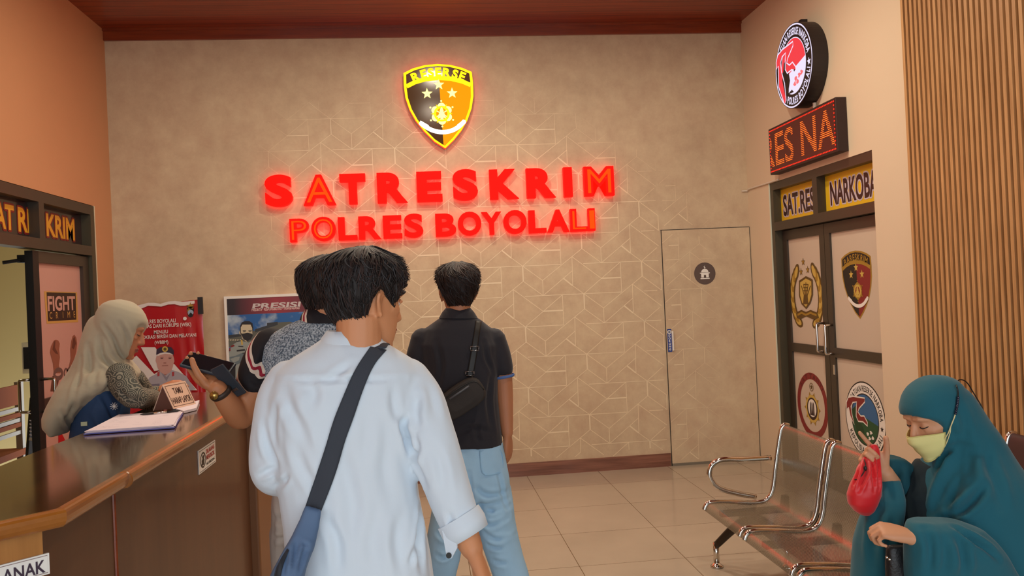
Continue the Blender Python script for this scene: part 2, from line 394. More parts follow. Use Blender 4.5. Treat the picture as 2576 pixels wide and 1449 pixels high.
for i, ch in enumerate('DORONG'): s.text(ch, (a0+a1)/2, b1-0.066-i*0.0235, 0.018, M_WHITE, 0.003, bold=0.03, align='c')
tag(s.build('push_plate', d1), kind='structure')['label'] = 'narrow blue push plate lettered downwards'

# ---- right wall with the double door opening
OY0, OY1, OZ = 5.02, 6.612, 2.36
structure('wall_right', MB().box(XR, XR+0.2, Y0, OY0, 0, ZC+0.08, M_RIGHT).box(XR, XR+0.2, OY1, YB, 0, ZC+0.08, M_RIGHT).box(XR, XR+0.2, OY0, OY1, OZ, ZC+0.08, M_RIGHT)
          .box(XR+0.14, XR+0.2, OY0, OY1, 0, OZ, M_RIGHT).box(XR-0.004, XR+0.03, OY1-0.006, OY1+0.002, 0, OZ, M_REVEAL))
# slatted timber cladding nearer the camera
M_SLAT = wood('slat_oak', (168, 122, 76), (206, 160, 108), 2, 30, 0.5)
mb = MB(); mb.box(XR-0.012, XR-0.001, 0.4, 4.60, 0, ZC, wood('slat_backing', (58, 34, 16), (80, 50, 24), 2, 30, 0.6))
y = 0.42
while y < 4.58:
    mb.box(XR-0.040, XR-0.012, y, y+0.023, 0, ZC, M_SLAT); y += 0.043
tag(mb.build('slat_panel'), 'ribbed vertical timber slat panel covering the right wall beside the glass doors', 'wall panel')

def pull_handle(parent, base, out, length=0.21, stand=0.06, rad=0.0095, name='handle'):
    """bent tube handle: base = middle point on the leaf, out = unit vector off the leaf"""
    b = np.array(base); o = np.array(out); z = np.array([0, 0, 1.0]); h = length/2
    pts = [b-z*h, b-z*h+o*stand*0.75, b-z*(h-0.018)+o*stand, b+z*(h-0.018)+o*stand, b+z*h+o*stand*0.75, b+z*h]
    P = np.vstack([[pts[0]], spline(pts[1:3], 1)[:1], spline([pts[1], b-z*(h-0.004)+o*stand*0.95, pts[2]], 4), spline([pts[3], b+z*(h-0.004)+o*stand*0.95, pts[4]], 4), [pts[5]]])
    return MB().tube(P, rad, M_CHROME, 12).build(name, parent, True)

# ---- double door in the right wall
d2 = empty('door_2', (XR, 5.8, 0), kind='structure')
XD = 2.935
mb = MB()
mb.box(XR+0.005, XR+0.11, OY1-0.062, OY1-0.006, 0, OZ, M_FRAME2).box(XR+0.005, XR+0.11, 4.90, 4.97, 0, OZ, M_FRAME2)
mb.box(XR+0.005, XR+0.11, 4.97, OY1-0.062, 2.298, OZ, M_FRAME).box(XR+0.005, XR+0.11, 4.97, OY1-0.062, 1.965, 2.035, M_FRAME)
mb.box(XR+0.005, XR+0.11, 5.79, 5.865, 2.035, 2.298, M_FRAME)
tag(mb.build('door_frame', d2), kind='structure')
M_YEL = mat('sign_yellow', (230, 188, 30), 0.5); M_OUTL = mat('pale_outline', (206, 196, 210), 0.5); M_PURP = mat('dark_brown_print', (52, 26, 22), 0.5)
def transom(name, y0, y1, word, w, c):
    s = sheet_right(XR+0.07); s.mb.box(XR+0.07, XR+0.08, y0, y1, 2.035, 2.298, M_YEL)
    h = 0.165
    for k_, (ox, oz) in enumerate([(0.010*math.cos(t), 0.010*math.sin(t)) for t in np.linspace(0, 2*PI, 9)[:-1]]):
        s.text(word, -c+ox, 2.085+oz, h, M_OUTL, 0.0008+0.00012*k_, width=w, bold=0.03, align='c')
    s.text(word, -c, 2.085, h, M_PURP, 0.0024, width=w, bold=0.03, align='c')
    return tag(s.build(name, d2), kind='structure')
transom('transom_pane', 5.865, 6.55, 'SAT.RES', 0.54, 6.235)['label'] = 'yellow transom panel over the far leaf'
transom('transom_pane', 4.97, 5.79, 'NARKOBA', 0.625, 5.405)['label'] = 'yellow transom panel over the near leaf'
M_FILM = mat('frosted_film', (206, 190, 172), 0.28, spec=0.5, var=0.03, vscale=1.0)
M_GOLD = mat('gold_print', (164, 128, 40), 0.45); M_GOLDD = mat('dark_gold_print', (96, 70, 22), 0.5); M_GOLDL = mat('light_gold_print', (206, 176, 84), 0.45)
M_MAROON = mat('maroon_print', (132, 34, 36), 0.45); M_DKGREEN = mat('green_print', (36, 84, 52), 0.5); M_SKYB = mat('blue_print', (52, 104, 158), 0.5)
def leaf(y0, y1):
    lf = MB().box(XD, XD+0.045, y0, y0+0.075, 0.005, 1.96, M_FRAME).box(XD, XD+0.045, y1-0.075, y1, 0.005, 1.96, M_FRAME)\
        .box(XD, XD+0.045, y0+0.075, y1-0.075, 1.885, 1.96, M_FRAME).box(XD, XD+0.045, y0+0.075, y1-0.075, 0.985, 1.055, M_FRAME)\
        .box(XD, XD+0.045, y0+0.075, y1-0.075, 0.005, 0.11, M_FRAME).build('door_leaf', d2)
    tag(lf, kind='structure')
    for z0, z1 in ((0.11, 0.985), (1.055, 1.885)):
        tag(MB().box(XD+0.016, XD+0.026, y0+0.075, y1-0.075, z0, z1, M_FILM).build('pane', lf), kind='structure')
    return lf
far_leaf = leaf(5.84, 6.545); near_leaf = leaf(4.98, 5.834)
tag(pull_handle(far_leaf, (XD, 5.90, 1.125), (-1, 0, 0)), kind='structure'); tag(pull_handle(near_leaf, (XD, 5.775, 1.115), (-1, 0, 0)), kind='structure')
tag(MB().box(XD-0.006, XD, 5.765, 5.785, 0.86, 0.93, M_CHROME).build('lock', near_leaf), kind='structure')
XP = XD+0.0155
def zz(ox, oy, sc): return lambda x, y: (ox+x/sc, oy+y/sc)
Z8 = zz(1880, 380, 1.9075)
# gold crest on the far leaf: wreath, shield, stars
s = sheet_right(XP)
P8 = lambda x, y: s.px(*Z8(x, y))
for x, y in ((268, 532), (258, 580), (290, 570)): s.star(*P8(x, y), 0.034, M_GOLDD, 0.001); s.star(*P8(x, y), 0.022, M_GOLD, 0.0016)
for sg in (-1, 1):
    c0 = P8(283, 700); c1 = P8(283, 610); H = c1[1]-c0[1]
    for k in range(11):
        t = -0.95+k*0.19; rx = 0.24; a = c0[0]+sg*rx*math.cos(t*0.95)*(1.0 if t < 0.4 else 1.0); b = c0[1]+math.sin(t)*0.24
        for w_, l_, m_, lf_ in ((0.042, 0.074, M_GOLDD, 0.001+0.0001*k), (0.024, 0.052, M_GOLD if k % 2 else M_GOLDL, 0.0022+0.0001*k)):
            ang = t*0.9+PI/2-0.35 if sg > 0 else PI-(t*0.9+PI/2-0.35)
            s.poly([(a+l_*math.cos(u)*math.cos(ang)-w_*math.sin(u)*math.sin(ang), b+l_*math.cos(u)*math.sin(ang)+w_*math.sin(u)*math.cos(ang)) for u in np.linspace(0, 2*PI, 15)[:-1]], m_, lf_)
sh = [(250, 622), (266, 612), (283, 600), (300, 608), (315, 616), (316, 690), (304, 730), (284, 758), (262, 735), (250, 695)]
s.poly([P8(*p) for p in sh], M_GOLDD, 0.004); s.poly([P8(283+(x-283)*0.82, 680+(y-680)*0.86) for x, y in sh], M_GOLDL, 0.0045)
for k in range(5): s.line(P8(283, 715), P8(262+k*11, 630+abs(k-2)*8), 0.012, M_GOLDD, 0.005)
s.poly([P8(*p) for p in ((274, 690), (292, 690), (296, 735), (270, 735))], M_GOLDD, 0.0052)
for yy in (640, 655, 670): s.line(P8(272, yy), P8(294, yy), 0.008, M_GOLDD, 0.0055)
s.poly([P8(*p) for p in ((236, 775), (262, 762), (284, 772), (306, 762), (338, 775), (346, 800), (320, 808), (284, 792), (256, 806), (240, 800))], M_GOLDD, 0.005)
s.path([P8(*p) for p in ((244, 786), (264, 776), (284, 786), (306, 776), (336, 788))], 0.016, M_GOLD, 0.006)
tag(s.build('gold_crest_print', far_leaf), kind='structure')

def shield_art(s, cx, top, hw, H, col, base=0.0, step=0.0008, word='RESERSE', bold=0.05):
    """three-star shield; col = dict of materials; outline in units of its own width and height"""
    N = lambda x, y: (cx+(x-642)/430*hw, top-(y-215)/1095*H)
    out = [(215, 325), (330, 268), (480, 228), (640, 215), (800, 230), (950, 272), (1062, 325), (1073, 470), (1070, 640), (1040, 800), (980, 955), (900, 1085), (800, 1205), (690, 1310), (560, 1218), (440, 1085), (340, 942), (270, 800), (225, 640), (212, 480)]
    inn = [(642+(x-642)*0.925, 720+(y-720)*0.945) for x, y in out]
    s.poly([N(*p) for p in out], col['edge'], base)
    lefth = [(648, 250)]+[p for p in inn if p[0] < 645][::1]
    low = [(246, 500), (350, 448), (480, 412), (642, 398), (800, 412), (940, 450), (1042, 498)]
    s.poly([N(*p) for p in inn], col['right'], base+step)
    lh = [N(*p) for p in ([(645, 250)]+[(670, 1268)]+[p for p in inn[14:]]+inn[0:3])]
    s.poly(lh, col['left'], base+2*step)
    band = [p for p in inn[0:7]]+low[::-1]
    s.poly([N(*p) for p in band], col['band'], base+3*step)
    s.path([N(*p) for p in low], 0.035*hw/0.28, col['edge'], base+4*step)
    c = N(645, 1130); r = (N(642, 318)[1]-c[1])
    s.arc_text(word, c[0], c[1], r, PI/2+0.236*hw/0.289/r, PI/2-0.236*hw/0.289/r, 0.070*H/0.7, col['word'], base+5*step, bold)
    for x, y in ((645, 485), (495, 598), (806, 598)): s.star(*N(x, y), 0.047*H/0.7, col['star'], base+4*step)
    c = N(665, 862); r0 = 0.080*H/0.7
    for k in range(6):
        a = PI/2+k*PI/3
        s.disc(c[0]+r0*0.72*math.cos(a), c[1]+r0*0.72*math.sin(a), r0*0.42, col['gear'], base+5*step, 16)
        s.disc(c[0]+r0*1.32*math.cos(a), c[1]+r0*1.32*math.sin(a), r0*0.10, col['gear'], base+5*step, 8)
        s.star(c[0]+r0*0.78*math.cos(a+PI/6), c[1]+r0*0.78*math.sin(a+PI/6), r0*0.34, col['gear2'], base+5.5*step, 3, 0.3, a+PI/6)
    s.disc(c[0], c[1], r0*0.82, col['gear2'], base+6*step, 28); s.disc(c[0], c[1], r0*0.58, col['right'], base+7*step, 24)
    for k in range(6): s.line(c, (c[0]+r0*0.6*math.cos(k*PI/3+0.52), c[1]+r0*0.6*math.sin(k*PI/3+0.52)), r0*0.10, col['gear'], base+7.5*step)
    s.poly([(c[0]+x*r0, c[1]+y*r0) for x, y in ((-0.42, -0.5), (-0.12, -0.42), (-0.2, -0.62), (0.2, -0.62), (0.12, -0.42), (0.42, -0.5), (0.3, 0.0), (0.16, 0.1), (0.2, 0.3), (0.06, 0.66), (-0.06, 0.66), (-0.2, 0.3), (-0.16, 0.1), (-0.3, 0.0))], col['star'], base+8.5*step)
    rb = [(395, 975), (470, 1035), (560, 1082), (670, 1102), (780, 1084), (870, 1035), (945, 965)]
    s.path([N(*p) for p in spline(rb, 4)], 0.036*H/0.7, col['ribbon'], base+8*step)
    s.poly([N(*p) for p in ((375, 985), (400, 945), (500, 1010), (470, 1065))], col['ribbon'], base+9*step); s.poly([N(*p) for p in ((965, 965), (935, 945), (850, 1010), (872, 1060))], col['ribbon'], base+9*step)
    return out, N
s = sheet_right(XP)
a0 = s.px(*Z8(458, 640)); a1 = s.px(*Z8(602, 640)); t = s.px(*Z8(530, 476)); bt = s.px(*Z8(540, 806))
shield_art(s, (a0[0]+a1[0])/2-0.005, t[1], (a1[0]-a0[0])/2, t[1]-bt[1], dict(edge=M_GOLD, left=M_BLACKP, right=M_MAROON, band=M_BLACKP, word=M_GOLD, star=M_GOLDL, gear=M_GOLD, gear2=M_GOLDL, ribbon=M_WHITE), 0.0005, 0.0004, 'BARESKRIM', 0.02)
tag(s.build('shield_print', near_leaf), kind='structure')
# lower emblems
s = sheet_right(XP); c = s.px(*Z8(312, 1221)); R = abs(s.px(*Z8(240, 1221))[0]-s.px(*Z8(384, 1221))[0])/2
s.ring(*c, R*0.9, R*0.2, M_MAROON, 0.001); s.arc_text('SAT TAHTI', c[0], c[1], R*0.9, PI*0.80, PI*0.2, R*0.15, mat('dark_red_print', (96, 22, 26), 0.5), 0.0015, 0.03)
for k in range(10): s.star(c[0]+0.36*R*math.cos(k*PI/5), c[1]-0.1*R+0.36*R*math.sin(k*PI/5), 0.17*R, M_GOLD, 0.001, 4, 0.5, k*PI/5)
s.disc(c[0], c[1]-0.1*R, 0.42*R, M_GOLDL, 0.0015); s.disc(c[0], c[1]-0.1*R, 0.34*R, M_PURP, 0.002); s.disc(c[0], c[1]-0.08*R, 0.27*R, M_WHITE, 0.0025)
for dx in (-0.1, 0.0, 0.1): s.poly([(c[0]+(dx-0.05)*R, c[1]-0.3*R), (c[0]+(dx+0.05)*R, c[1]-0.3*R), (c[0]+(dx+0.03)*R, c[1]+0.06*R), (c[0]+dx*R, c[1]+0.12*R), (c[0]+(dx-0.03)*R, c[1]+0.06*R)], M_PURP, 0.003)
s.star(c[0], c[1]+0.56*R, 0.10*R, M_GOLDD, 0.001); s.ring(c[0], c[1]+0.56*R, 0.12*R, 0.02*R, M_GOLDD, 0.001)
tag(s.build('round_red_emblem', far_leaf), kind='structure')
def eagle(s, c, R, body, edge, lift):
    """bird head with long raised crest inside a round emblem (traced in units of its radius)"""
    E = [(-.92, .34), (-.81, .49), (-.54, .55), (.05, .57), (.05, .47), (-.26, .26), (-.33, .16), (-.19, .07), (-.02, .095), (.13, -.05), (.13, -.15), (-.09, -.07), (-.33, -.09), (-.43, .03), (-.40, .28), (-.37, .42), (-.57, .38), (-.68, .26), (-.64, .03), (-.54, -.21), (-.74, -.01), (-.81, .22), (-.92, .16)]
    s.poly([(c[0]+x*R, c[1]+y*R) for x, y in E], body, lift)
    s.path([(c[0]+x*R, c[1]+y*R) for x, y in E], 0.035*R, edge, lift+0.0004, True)
s = sheet_right(XP); c = s.px(*Z8(565, 1289)); R = abs(s.px(*Z8(470, 1289))[0]-s.px(*Z8(660, 1289))[0])/2
s.disc(*c, R, M_BLACKP, 0.0006); s.disc(*c, R*0.965, M_WHITE, 0.001); s.ring(*c, R*0.67, R*0.03, M_BLACKP, 0.0018)
s.poly([(c[0]+0.66*R*math.cos(t), c[1]+0.66*R*math.sin(t)) for t in np.linspace(-0.12, PI-0.3, 24)], M_SKYB, 0.0014)
s.poly([(c[0]+0.66*R*math.cos(t), c[1]+0.66*R*math.sin(t)) for t in np.linspace(PI-0.3, 2*PI-0.12, 24)], M_DKGREEN, 0.0014)
s.poly([(c[0]+x*R, c[1]+y*R) for x, y in ((-0.62, 0.2), (-0.3, 0.4), (-0.35, 0.0), (-0.1, -0.25), (0.0, -0.62), (-0.4, -0.5))], mat('deep_green_print', (24, 66, 36), 0.5), 0.002)
eagle(s, c, R, M_MAROON, M_WHITE, 0.0024)
for k, (x, y) in enumerate(((0.12, -0.36), (0.28, -0.30), (0.2, -0.46), (0.36, -0.42))): s.poly([(c[0]+(x+0.06*math.cos(t)*(1+0.5*math.sin(3*t+k)))*R, c[1]+(y+0.05*math.sin(t))*R) for t in np.linspace(0, 2*PI, 9)[:-1]], M_WHITE, 0.003)
s.arc_text('SATUAN RESERSE NARKOBA', c[0], c[1], R*0.82, PI*0.785, PI*0.02, R*0.16, M_BLACKP, 0.0016, 0.02)
s.star(c[0]+0.82*R*math.cos(-0.16), c[1]+0.82*R*math.sin(-0.16), 0.08*R, M_BLACKP, 0.0016)
s.arc_text('KEPOLISIAN BOYOLALI', c[0], c[1], R*0.82, PI*1.14, PI*1.88, R*0.16, M_BLACKP, 0.0016, 0.02, True)
tag(s.build('round_eagle_emblem', near_leaf), kind='structure')

# ---- left wall with door into the office
LY0, LY1 = 4.86, 6.70
structure('wall_left', MB().box(XL-0.15, XL, Y0, LY0, 0, ZC+0.08, M_LEFT).box(XL-0.15, XL, LY1, YB, 0, ZC+0.08, M_LEFT).box(XL-0.15, XL, LY0, LY1, 2.37, ZC+0.08, M_LEFT)
          .box(XL-0.06, XL+0.003, LY1-0.018, LY1+0.004, 0, 2.37, M_REVEAL))
d3 = empty('door_3', (XL, 5.8, 0), kind='structure')
fx0, fx1 = XL-0.085, XL+0.004
mb = MB().box(fx0, fx1, LY1-0.090, LY1-0.018, 0, 2.365, M_FRAME2).box(fx0, fx1, LY0, LY0+0.07, 0, 2.365, M_FRAME2)
mb.box(fx0, fx1, LY0+0.07, LY1-0.09, 2.295, 2.365, M_FRAME).box(fx0, fx1, LY0+0.07, LY1-0.09, 1.985, 2.055, M_FRAME).box(fx0, fx1, 5.755, 5.83, 2.055, 2.295, M_FRAME)
tag(mb.build('door_frame', d3), kind='structure')
M_SMOKE = mat('smoked_glass', (52, 34, 28), 0.12, spec=0.6); M_REDP = mat('red_print', (122, 30, 26), 0.45); M_AMB = mat('amber_print', (222, 160, 42), 0.5)
def left_transom(y0, y1, word, pxs):
    s = sheet_left(fx0+0.02); s.mb.box(fx0+0.010, fx0+0.02, y0, y1, 2.055, 2.295, M_SMOKE)
    for (wd, xa, xb, yb, yt) in pxs:
        a0, b0 = s.px(xa, yb[0]); a1, b1 = s.px(xb, yb[1]); h = s.px(xa, yt)[1]-b0
        h = 0.155; b0 = 2.098
        for k_, (ox, oz) in enumerate([(0.012*math.cos(t), 0.012*math.sin(t)) for t in np.linspace(0, 2*PI, 9)[:-1]]): s.text(wd, a0+ox, b0+oz, h, M_REDP, 0.0008+0.00012*k_, width=a1-a0, bold=0.035)
        s.text(wd, a0, b0, h, M_AMB, 0.0024, width=a1-a0, bold=0.03)
    return tag(s.build('transom_pane', d3), kind='structure')
left_transom(LY0+0.07, 5.755, '', [('SAT', -30, 36, (583, 583), 510), ('RES', 46, 103, (585, 590), 520)])['label'] = 'smoked transom pane with amber lettering, half cut by the picture edge'
left_transom(5.83, LY1-0.09, '', [('KRIM', 117, 188, (595, 607), 535)])['label'] = 'smoked transom pane with amber lettering beside the far post'
# closed leaf with printed posters
ly0, ly1 = 5.70, 6.60; lx = fx0+0.012
lf = MB().box(lx, lx+0.05, ly0, ly0+0.085, 0.005, 1.975, M_DARK).box(lx, lx+0.05, ly1-0.10, ly1, 0.005, 1.975, M_FRAME).box(lx, lx+0.05, ly0+0.085, ly1-0.10, 1.90, 1.975, M_FRAME)\
    .box(lx, lx+0.05, ly0+0.085, ly1-0.10, 0.93, 1.0, M_FRAME).box(lx, lx+0.05, ly0+0.085, ly1-0.10, 0.005, 0.10, M_FRAME).build('door_leaf', d3)
tag(lf, kind='structure')
M_PINK = mat('pink_film', (206, 158, 146), 0.4)
for z0, z1 in ((0.10, 0.93), (1.0, 1.90)): tag(MB().box(lx+0.016, lx+0.026, ly0+0.085, ly1-0.10, z0, z1, M_PINK).build('pane', lf), kind='structure')
s = sheet_left(lx+0.0265); M_TANP = mat('tan_print', (206, 160, 84), 0.5); M_BRN = mat('brown_print', (52, 32, 18), 0.5)
Z2 = zz(0, 740, 4.025)
L2 = lambda x, y: s.px(*Z2(x, y))
s.poly([L2(445, -30), L2(780, -20), L2(790, 283), L2(472, 300)], M_TANP, 0.0005); s.poly([L2(470, -20), L2(765, -10), L2(772, 258), L2(485, 275)], M_BRN, 0.001)
a0, b0 = L2(484, 165); a1, b1 = L2(762, 155); s.text('FIGHT', a0, b0, L2(480, 15)[1]-b0, M_PINK, 0.0015, width=a1-a0, bold=0.03)
a0, b0 = L2(492, 250); a1, b1 = L2(772, 240)
for i, ch in enumerate('CRIME'): s.text(ch, a0+(a1-a0)*(i+0.35)/4.7, b0, L2(492, 180)[1]-b0, M_TANP, 0.0015, align='c', bold=0.0)
tag(s.build('crime_poster', lf), kind='structure')
M_HAND = mat('printed_skin', (150, 92, 70), 0.5); M_HANDD = mat('printed_skin_dark', (104, 60, 44), 0.5); M_STEELP = mat('printed_steel', (112, 82, 74), 0.5)
s = sheet_left(lx+0.0265)
s.poly([L2(*p) for p in ((545, 470), (565, 462), (590, 470), (605, 500), (598, 560), (606, 640), (596, 720), (610, 800), (545, 800), (535, 700), (505, 590), (515, 530))], M_HAND, 0.0006)
s.poly([L2(*p) for p in ((545, 480), (560, 470), (556, 540), (590, 610), (560, 600), (530, 560))], M_HANDD, 0.001)
s.poly([L2(*p) for p in ((735, 425), (752, 410), (772, 440), (780, 500), (772, 580), (745, 680), (735, 770), (690, 770), (715, 650), (710, 560), (720, 480))], M_HAND, 0.0006)
s.poly([L2(*p) for p in ((740, 450), (755, 430), (768, 500), (745, 560), (725, 540))], M_HANDD, 0.001)
c = L2(590, 808); s.ring(*c, 0.062, 0.03, M_STEELP, 0.001, 24, 0.03); c = L2(668, 800); s.ring(*c, 0.03, 0.016, M_STEELP, 0.001, 18); c = L2(720, 790); s.ring(*c, 0.062, 0.03, M_STEELP, 0.001, 24, 0.03)
s.poly([L2(*p) for p in ((530, 830), (605, 830), (590, 900), (560, 985), (510, 985), (520, 900))], M_HANDD, 0.0006)
tag(s.build('handcuffs_print', lf), kind='structure')
s = sheet_left(lx+0.0265); s.poly([L2(*p) for p in ((590, 1370), (630, 1420), (700, 1560), (590, 1560))], mat('bright_red_print', (190, 24, 30), 0.45), 0.0006); tag(s.build('red_corner_print', lf), kind='structure')
hy = atx(85, 965, lx)[1]
for o_, nm in (((1, 0, 0), 1), ((-1, 0, 0), -1)):
    h = pull_handle(lf, (lx+(0.05 if nm > 0 else 0.0), ly0+0.045, 1.03), o_, 0.21, 0.085, 0.010); tag(h, kind='structure')
tag(MB().box(lx-0.04, lx, ly0+0.0, ly0+0.03, 1.18, 1.38, mat('cream_plastic', (206, 196, 160), 0.5)).box(lx-0.03, lx+0.002, ly0-0.004, ly0+0.01, 1.21, 1.35, M_DARK).build('lock', lf), kind='structure')
tag(MB().box(lx-0.06, lx-0.0, ly0+0.03, ly0+0.22, 1.90, 1.95, M_DARK).tube([(lx-0.02, ly0+0.05, 1.92), (lx-0.12, ly0-0.03, 1.90)], 0.012, M_DARK).build('door_closer', lf), kind='structure')

# ---- office behind the left door
M_OFF = mat('office_olive_wall', (168, 146, 96), 0.7)
structure('wall_office', MB().box(XL-2.5, XL-2.35, 3.2, 9.2, 0, 2.8, M_OFF).box(XL-2.5, XL-0.15, 9.2, 9.3, 0, 2.8, M_OFF).box(XL-2.5, XL-0.15, 3.1, 3.2, 0, 2.8, M_OFF).box(XL-2.5, XL-0.151, 3.1, 9.3, 2.8, 2.9, M_OFF))
# ================================================================== SIGNS ON THE WALLS
G_RED = glow('red_led_face', (255, 5, 2), 4.5); G_REDSIDE = glow('red_led_side', (255, 14, 10), 2.2); G_ORANGE = glow('orange_led_face', (255, 78, 6), 1.1)
def channel_letter(ch, cx, z0, h, w, label, group, bold, hot=False):
    v, f, nz = solid_word(ch, 0.06, bold)
    x0, x1 = v[:, 0].min(), v[:, 0].max(); y0, y1 = v[:, 1].min(), v[:, 1].max()
    sx = w/(x1-x0); sz = h/(y1-y0)
    # shape: x right, font y -> z, font z -> toward the room
    P = [(cx+(a-(x0+x1)/2)*sx, YB-0.045-c, z0+(b-y0)*sz) for a, b, c in v]
    o = mesh_object('sign_letter', P, f, [G_RED, G_REDSIDE], [0 if abs(n) > 0.6 else 1 for n in nz])
    if hot:
        cc = np.array(P).mean(0); s = sheet_back(YB-0.0755)
        g, gf = glyphs(ch, -0.008 if bold > 0.04 else -0.02); a0, a1 = g[:, 0].min(), g[:, 0].max(); b0, b1 = g[:, 1].min(), g[:, 1].max()
        g = [((p[0]-(a0+a1)/2)/(a1-a0)*w*0.78+cx, (p[1]-b0)/(b1-b0)*h*0.80+z0+h*0.10) for p in g]
        s.mb.add([s.at(a, b, 0.0015) for a, b in g], gf, G_ORANGE); s.build('glowing_core', o)['label'] = 'orange overbright core'
    return tag(o, label, 'sign letter', group)
UP = [('S', 670, 738, 'at the left end'), ('A', 765, 846, 'next to the first S'), ('T', 857, 921, 'between the A and the first R'), ('R', 950, 1025, 'after the T'), ('E', 1049, 1112, 'the only E of its row'),
      ('S', 1139, 1201, 'between the E and the K'), ('K', 1231, 1303, 'the only K'), ('R', 1323, 1395, 'between the K and the I'), ('I', 1416, 1437, 'just left of the M'), ('M', 1467, 1541, 'at the right end')]
for ch, x0, x1, where in UP:
    a = aty(x0, 480, YB); b = aty(x1, 480, YB)
    channel_letter(ch, (a[0]+b[0])/2, 2.352, 0.252 if ch != 'S' else 0.262, b[0]-a[0], f'big glowing red {ch} in the upper wall row, {where}', 'upper row of big glowing red letters', {'S': 0.048, 'E': 0.052, 'R': 0.052, 'A': 0.055}.get(ch, 0.06), ch in 'AM')
LO = [('P', 732, 779, 'at the left end'), ('O', 786, 846, 'right after the P'), ('L', 853, 899, 'before the only R'), ('R', 904, 960, 'the only R of its row'), ('E', 965, 1012, 'the only E of its row'), ('S', 1018, 1065, 'closing the first word'),
      ('B', 1096, 1147, 'opening the second word'), ('O', 1152, 1210, 'between the B and the Y'), ('Y', 1211, 1261, 'the only Y'), ('O', 1266, 1323, 'right after the Y'), ('L', 1329, 1372, 'left of the A'), ('A', 1375, 1429, 'the only A of its row'), ('L', 1433, 1475, 'right of the A'), ('I', 1478, 1494, 'at the right end')]
for k, (ch, x0, x1, where) in enumerate(LO):
    a = aty(x0, 580, YB); b = aty(x1, 580, YB)
    channel_letter(ch, (a[0]+b[0])/2, 2.056, 0.192 if ch not in 'OS' else 0.2, b[0]-a[0], f'smaller glowing red letter {ch} of the lower wall lettering, {where}', 'lower row of glowing red letters', 0.035, k in (0, 1, 12, 13))

# shield
cx_, top_, hw_, H_ = 0.2045, 3.500, 0.289, 0.708
G_YEL = glow('yellow_led', (255, 214, 20), 1.6); G_PALE = glow('pale_yellow_led', (255, 246, 150), 1.7); G_WHT = glow('white_led', (255, 255, 240), 1.8)
sh = empty('shield_sign', (cx_, YB, top_-H_/2), 'glowing yellow and black shield emblem with three stars above the red lettering', 'sign')
s = sheet_back(YB-0.075)
cols = dict(edge=G_YEL, left=mat('brown_acrylic', (58, 34, 10), 0.14, spec=0.2, emit=(120, 72, 20), estr=0.30), right=glow('amber_led_panel', (255, 160, 0), 1.05), band=mat('dark_brown_acrylic', (62, 30, 8), 0.12, emit=(120, 60, 10), estr=0.35), word=G_YEL, star=G_PALE, gear=G_PALE, gear2=G_YEL, ribbon=G_WHT)
out, N = shield_art(s, cx_, top_, hw_, H_, cols)
s.build('shield_face', sh)
mb = MB(); ol = [N(*p) for p in out]
mb.prism([(a, YB-0.0745, b) for a, b in ol], (0, 0.055, 0), mat('shield_housing', (60, 40, 20), 0.4), glow('red_halo_led', (255, 40, 30), 2.6))
mb.build('shield_housing', sh)

# round light box on the right wall
cy_, cz_, R_ = 5.818, 3.118, 0.305
rl = empty('round_light_box', (XR, cy_, cz_), 'round black illuminated box sign with red and white eagle emblem high on the right wall', 'sign')
M_BOX = mat('light_box_black', (34, 24, 24), 0.45)
MB().lathe((XR-0.115, cy_, cz_), [(R_, 0.0), (R_, 0.114)], M_BOX, 64, 0).build('drum', rl)
MB().box(XR-0.05, XR-0.001, cy_-0.02, cy_+0.02, cz_+R_-0.005, cz_+R_+0.03, M_BOX).build('bracket', rl)
GW = glow('lightbox_white', (236, 226, 250), 1.05); GR = glow('lightbox_red', (255, 70, 78), 0.9); GR2 = glow('lightbox_red_light', (255, 120, 124), 0.95)
s = sheet_right(XR-0.1155); c = (-cy_, cz_); R = R_
s.disc(*c, R*0.998, M_BOX, 0.0004, 64); s.ring(*c, R*0.965, R*0.035, GW, 0.001, 72); s.disc(*c, R*0.665, GW, 0.001, 64)
s.poly([(c[0]+0.645*R*math.cos(t), c[1]+0.645*R*math.sin(t)) for t in np.linspace(0.12, PI+0.35, 40)], GR, 0.0014)
s.poly([(c[0]+0.645*R*math.cos(t), c[1]+0.645*R*math.sin(t)) for t in np.linspace(PI*1.02, PI*1.33, 12)]+[(c[0]-0.2*R, c[1]-0.3*R), (c[0]-0.3*R, c[1]+0.1*R)], M_BOX, 0.0016)
E_ = [(-.92, .34), (-.81, .49), (-.54, .55), (.05, .57), (.05, .47), (-.26, .26), (-.33, .16), (-.19, .07), (-.02, .095), (.13, -.05), (.13, -.15), (-.09, -.07), (-.33, -.09), (-.43, .03), (-.40, .28), (-.37, .42), (-.57, .38), (-.68, .26), (-.64, .03), (-.50, -.30), (-.46, -.72), (-.56, -.80), (-.84, -.30), (-.81, .22), (-.92, .16)]
s.poly([(c[0]+x*R, c[1]+y*R) for x, y in E_], GR, 0.002); s.path([(c[0]+x*R, c[1]+y*R) for x, y in E_], 0.035*R, GW, 0.0024, True)
s.poly([(c[0]+x*R, c[1]+y*R) for x, y in ((-0.48, 0.2), (-0.36, 0.22), (-0.42, -0.05), (-0.36, -0.3), (-0.28, -0.46), (-0.3, -0.58), (-0.12, -0.54), (-0.02, -0.62), (-0.5, -0.6), (-0.62, -0.2))], M_BOX, 0.0022)
s.disc(c[0]+0.06*R, c[1]-0.12*R, 0.03*R, M_BOX, 0.003)
for k, (x, y) in enumerate(((0.12, -0.34), (0.30, -0.30), (0.42, -0.26), (0.2, -0.42), (0.06, -0.44))): s.poly([(c[0]+(x+0.07*math.cos(t)*(1+0.5*math.sin(3*t+k)))*R, c[1]+(y+0.06*math.sin(t))*R) for t in np.linspace(0, 2*PI, 9)[:-1]], GR2, 0.003)
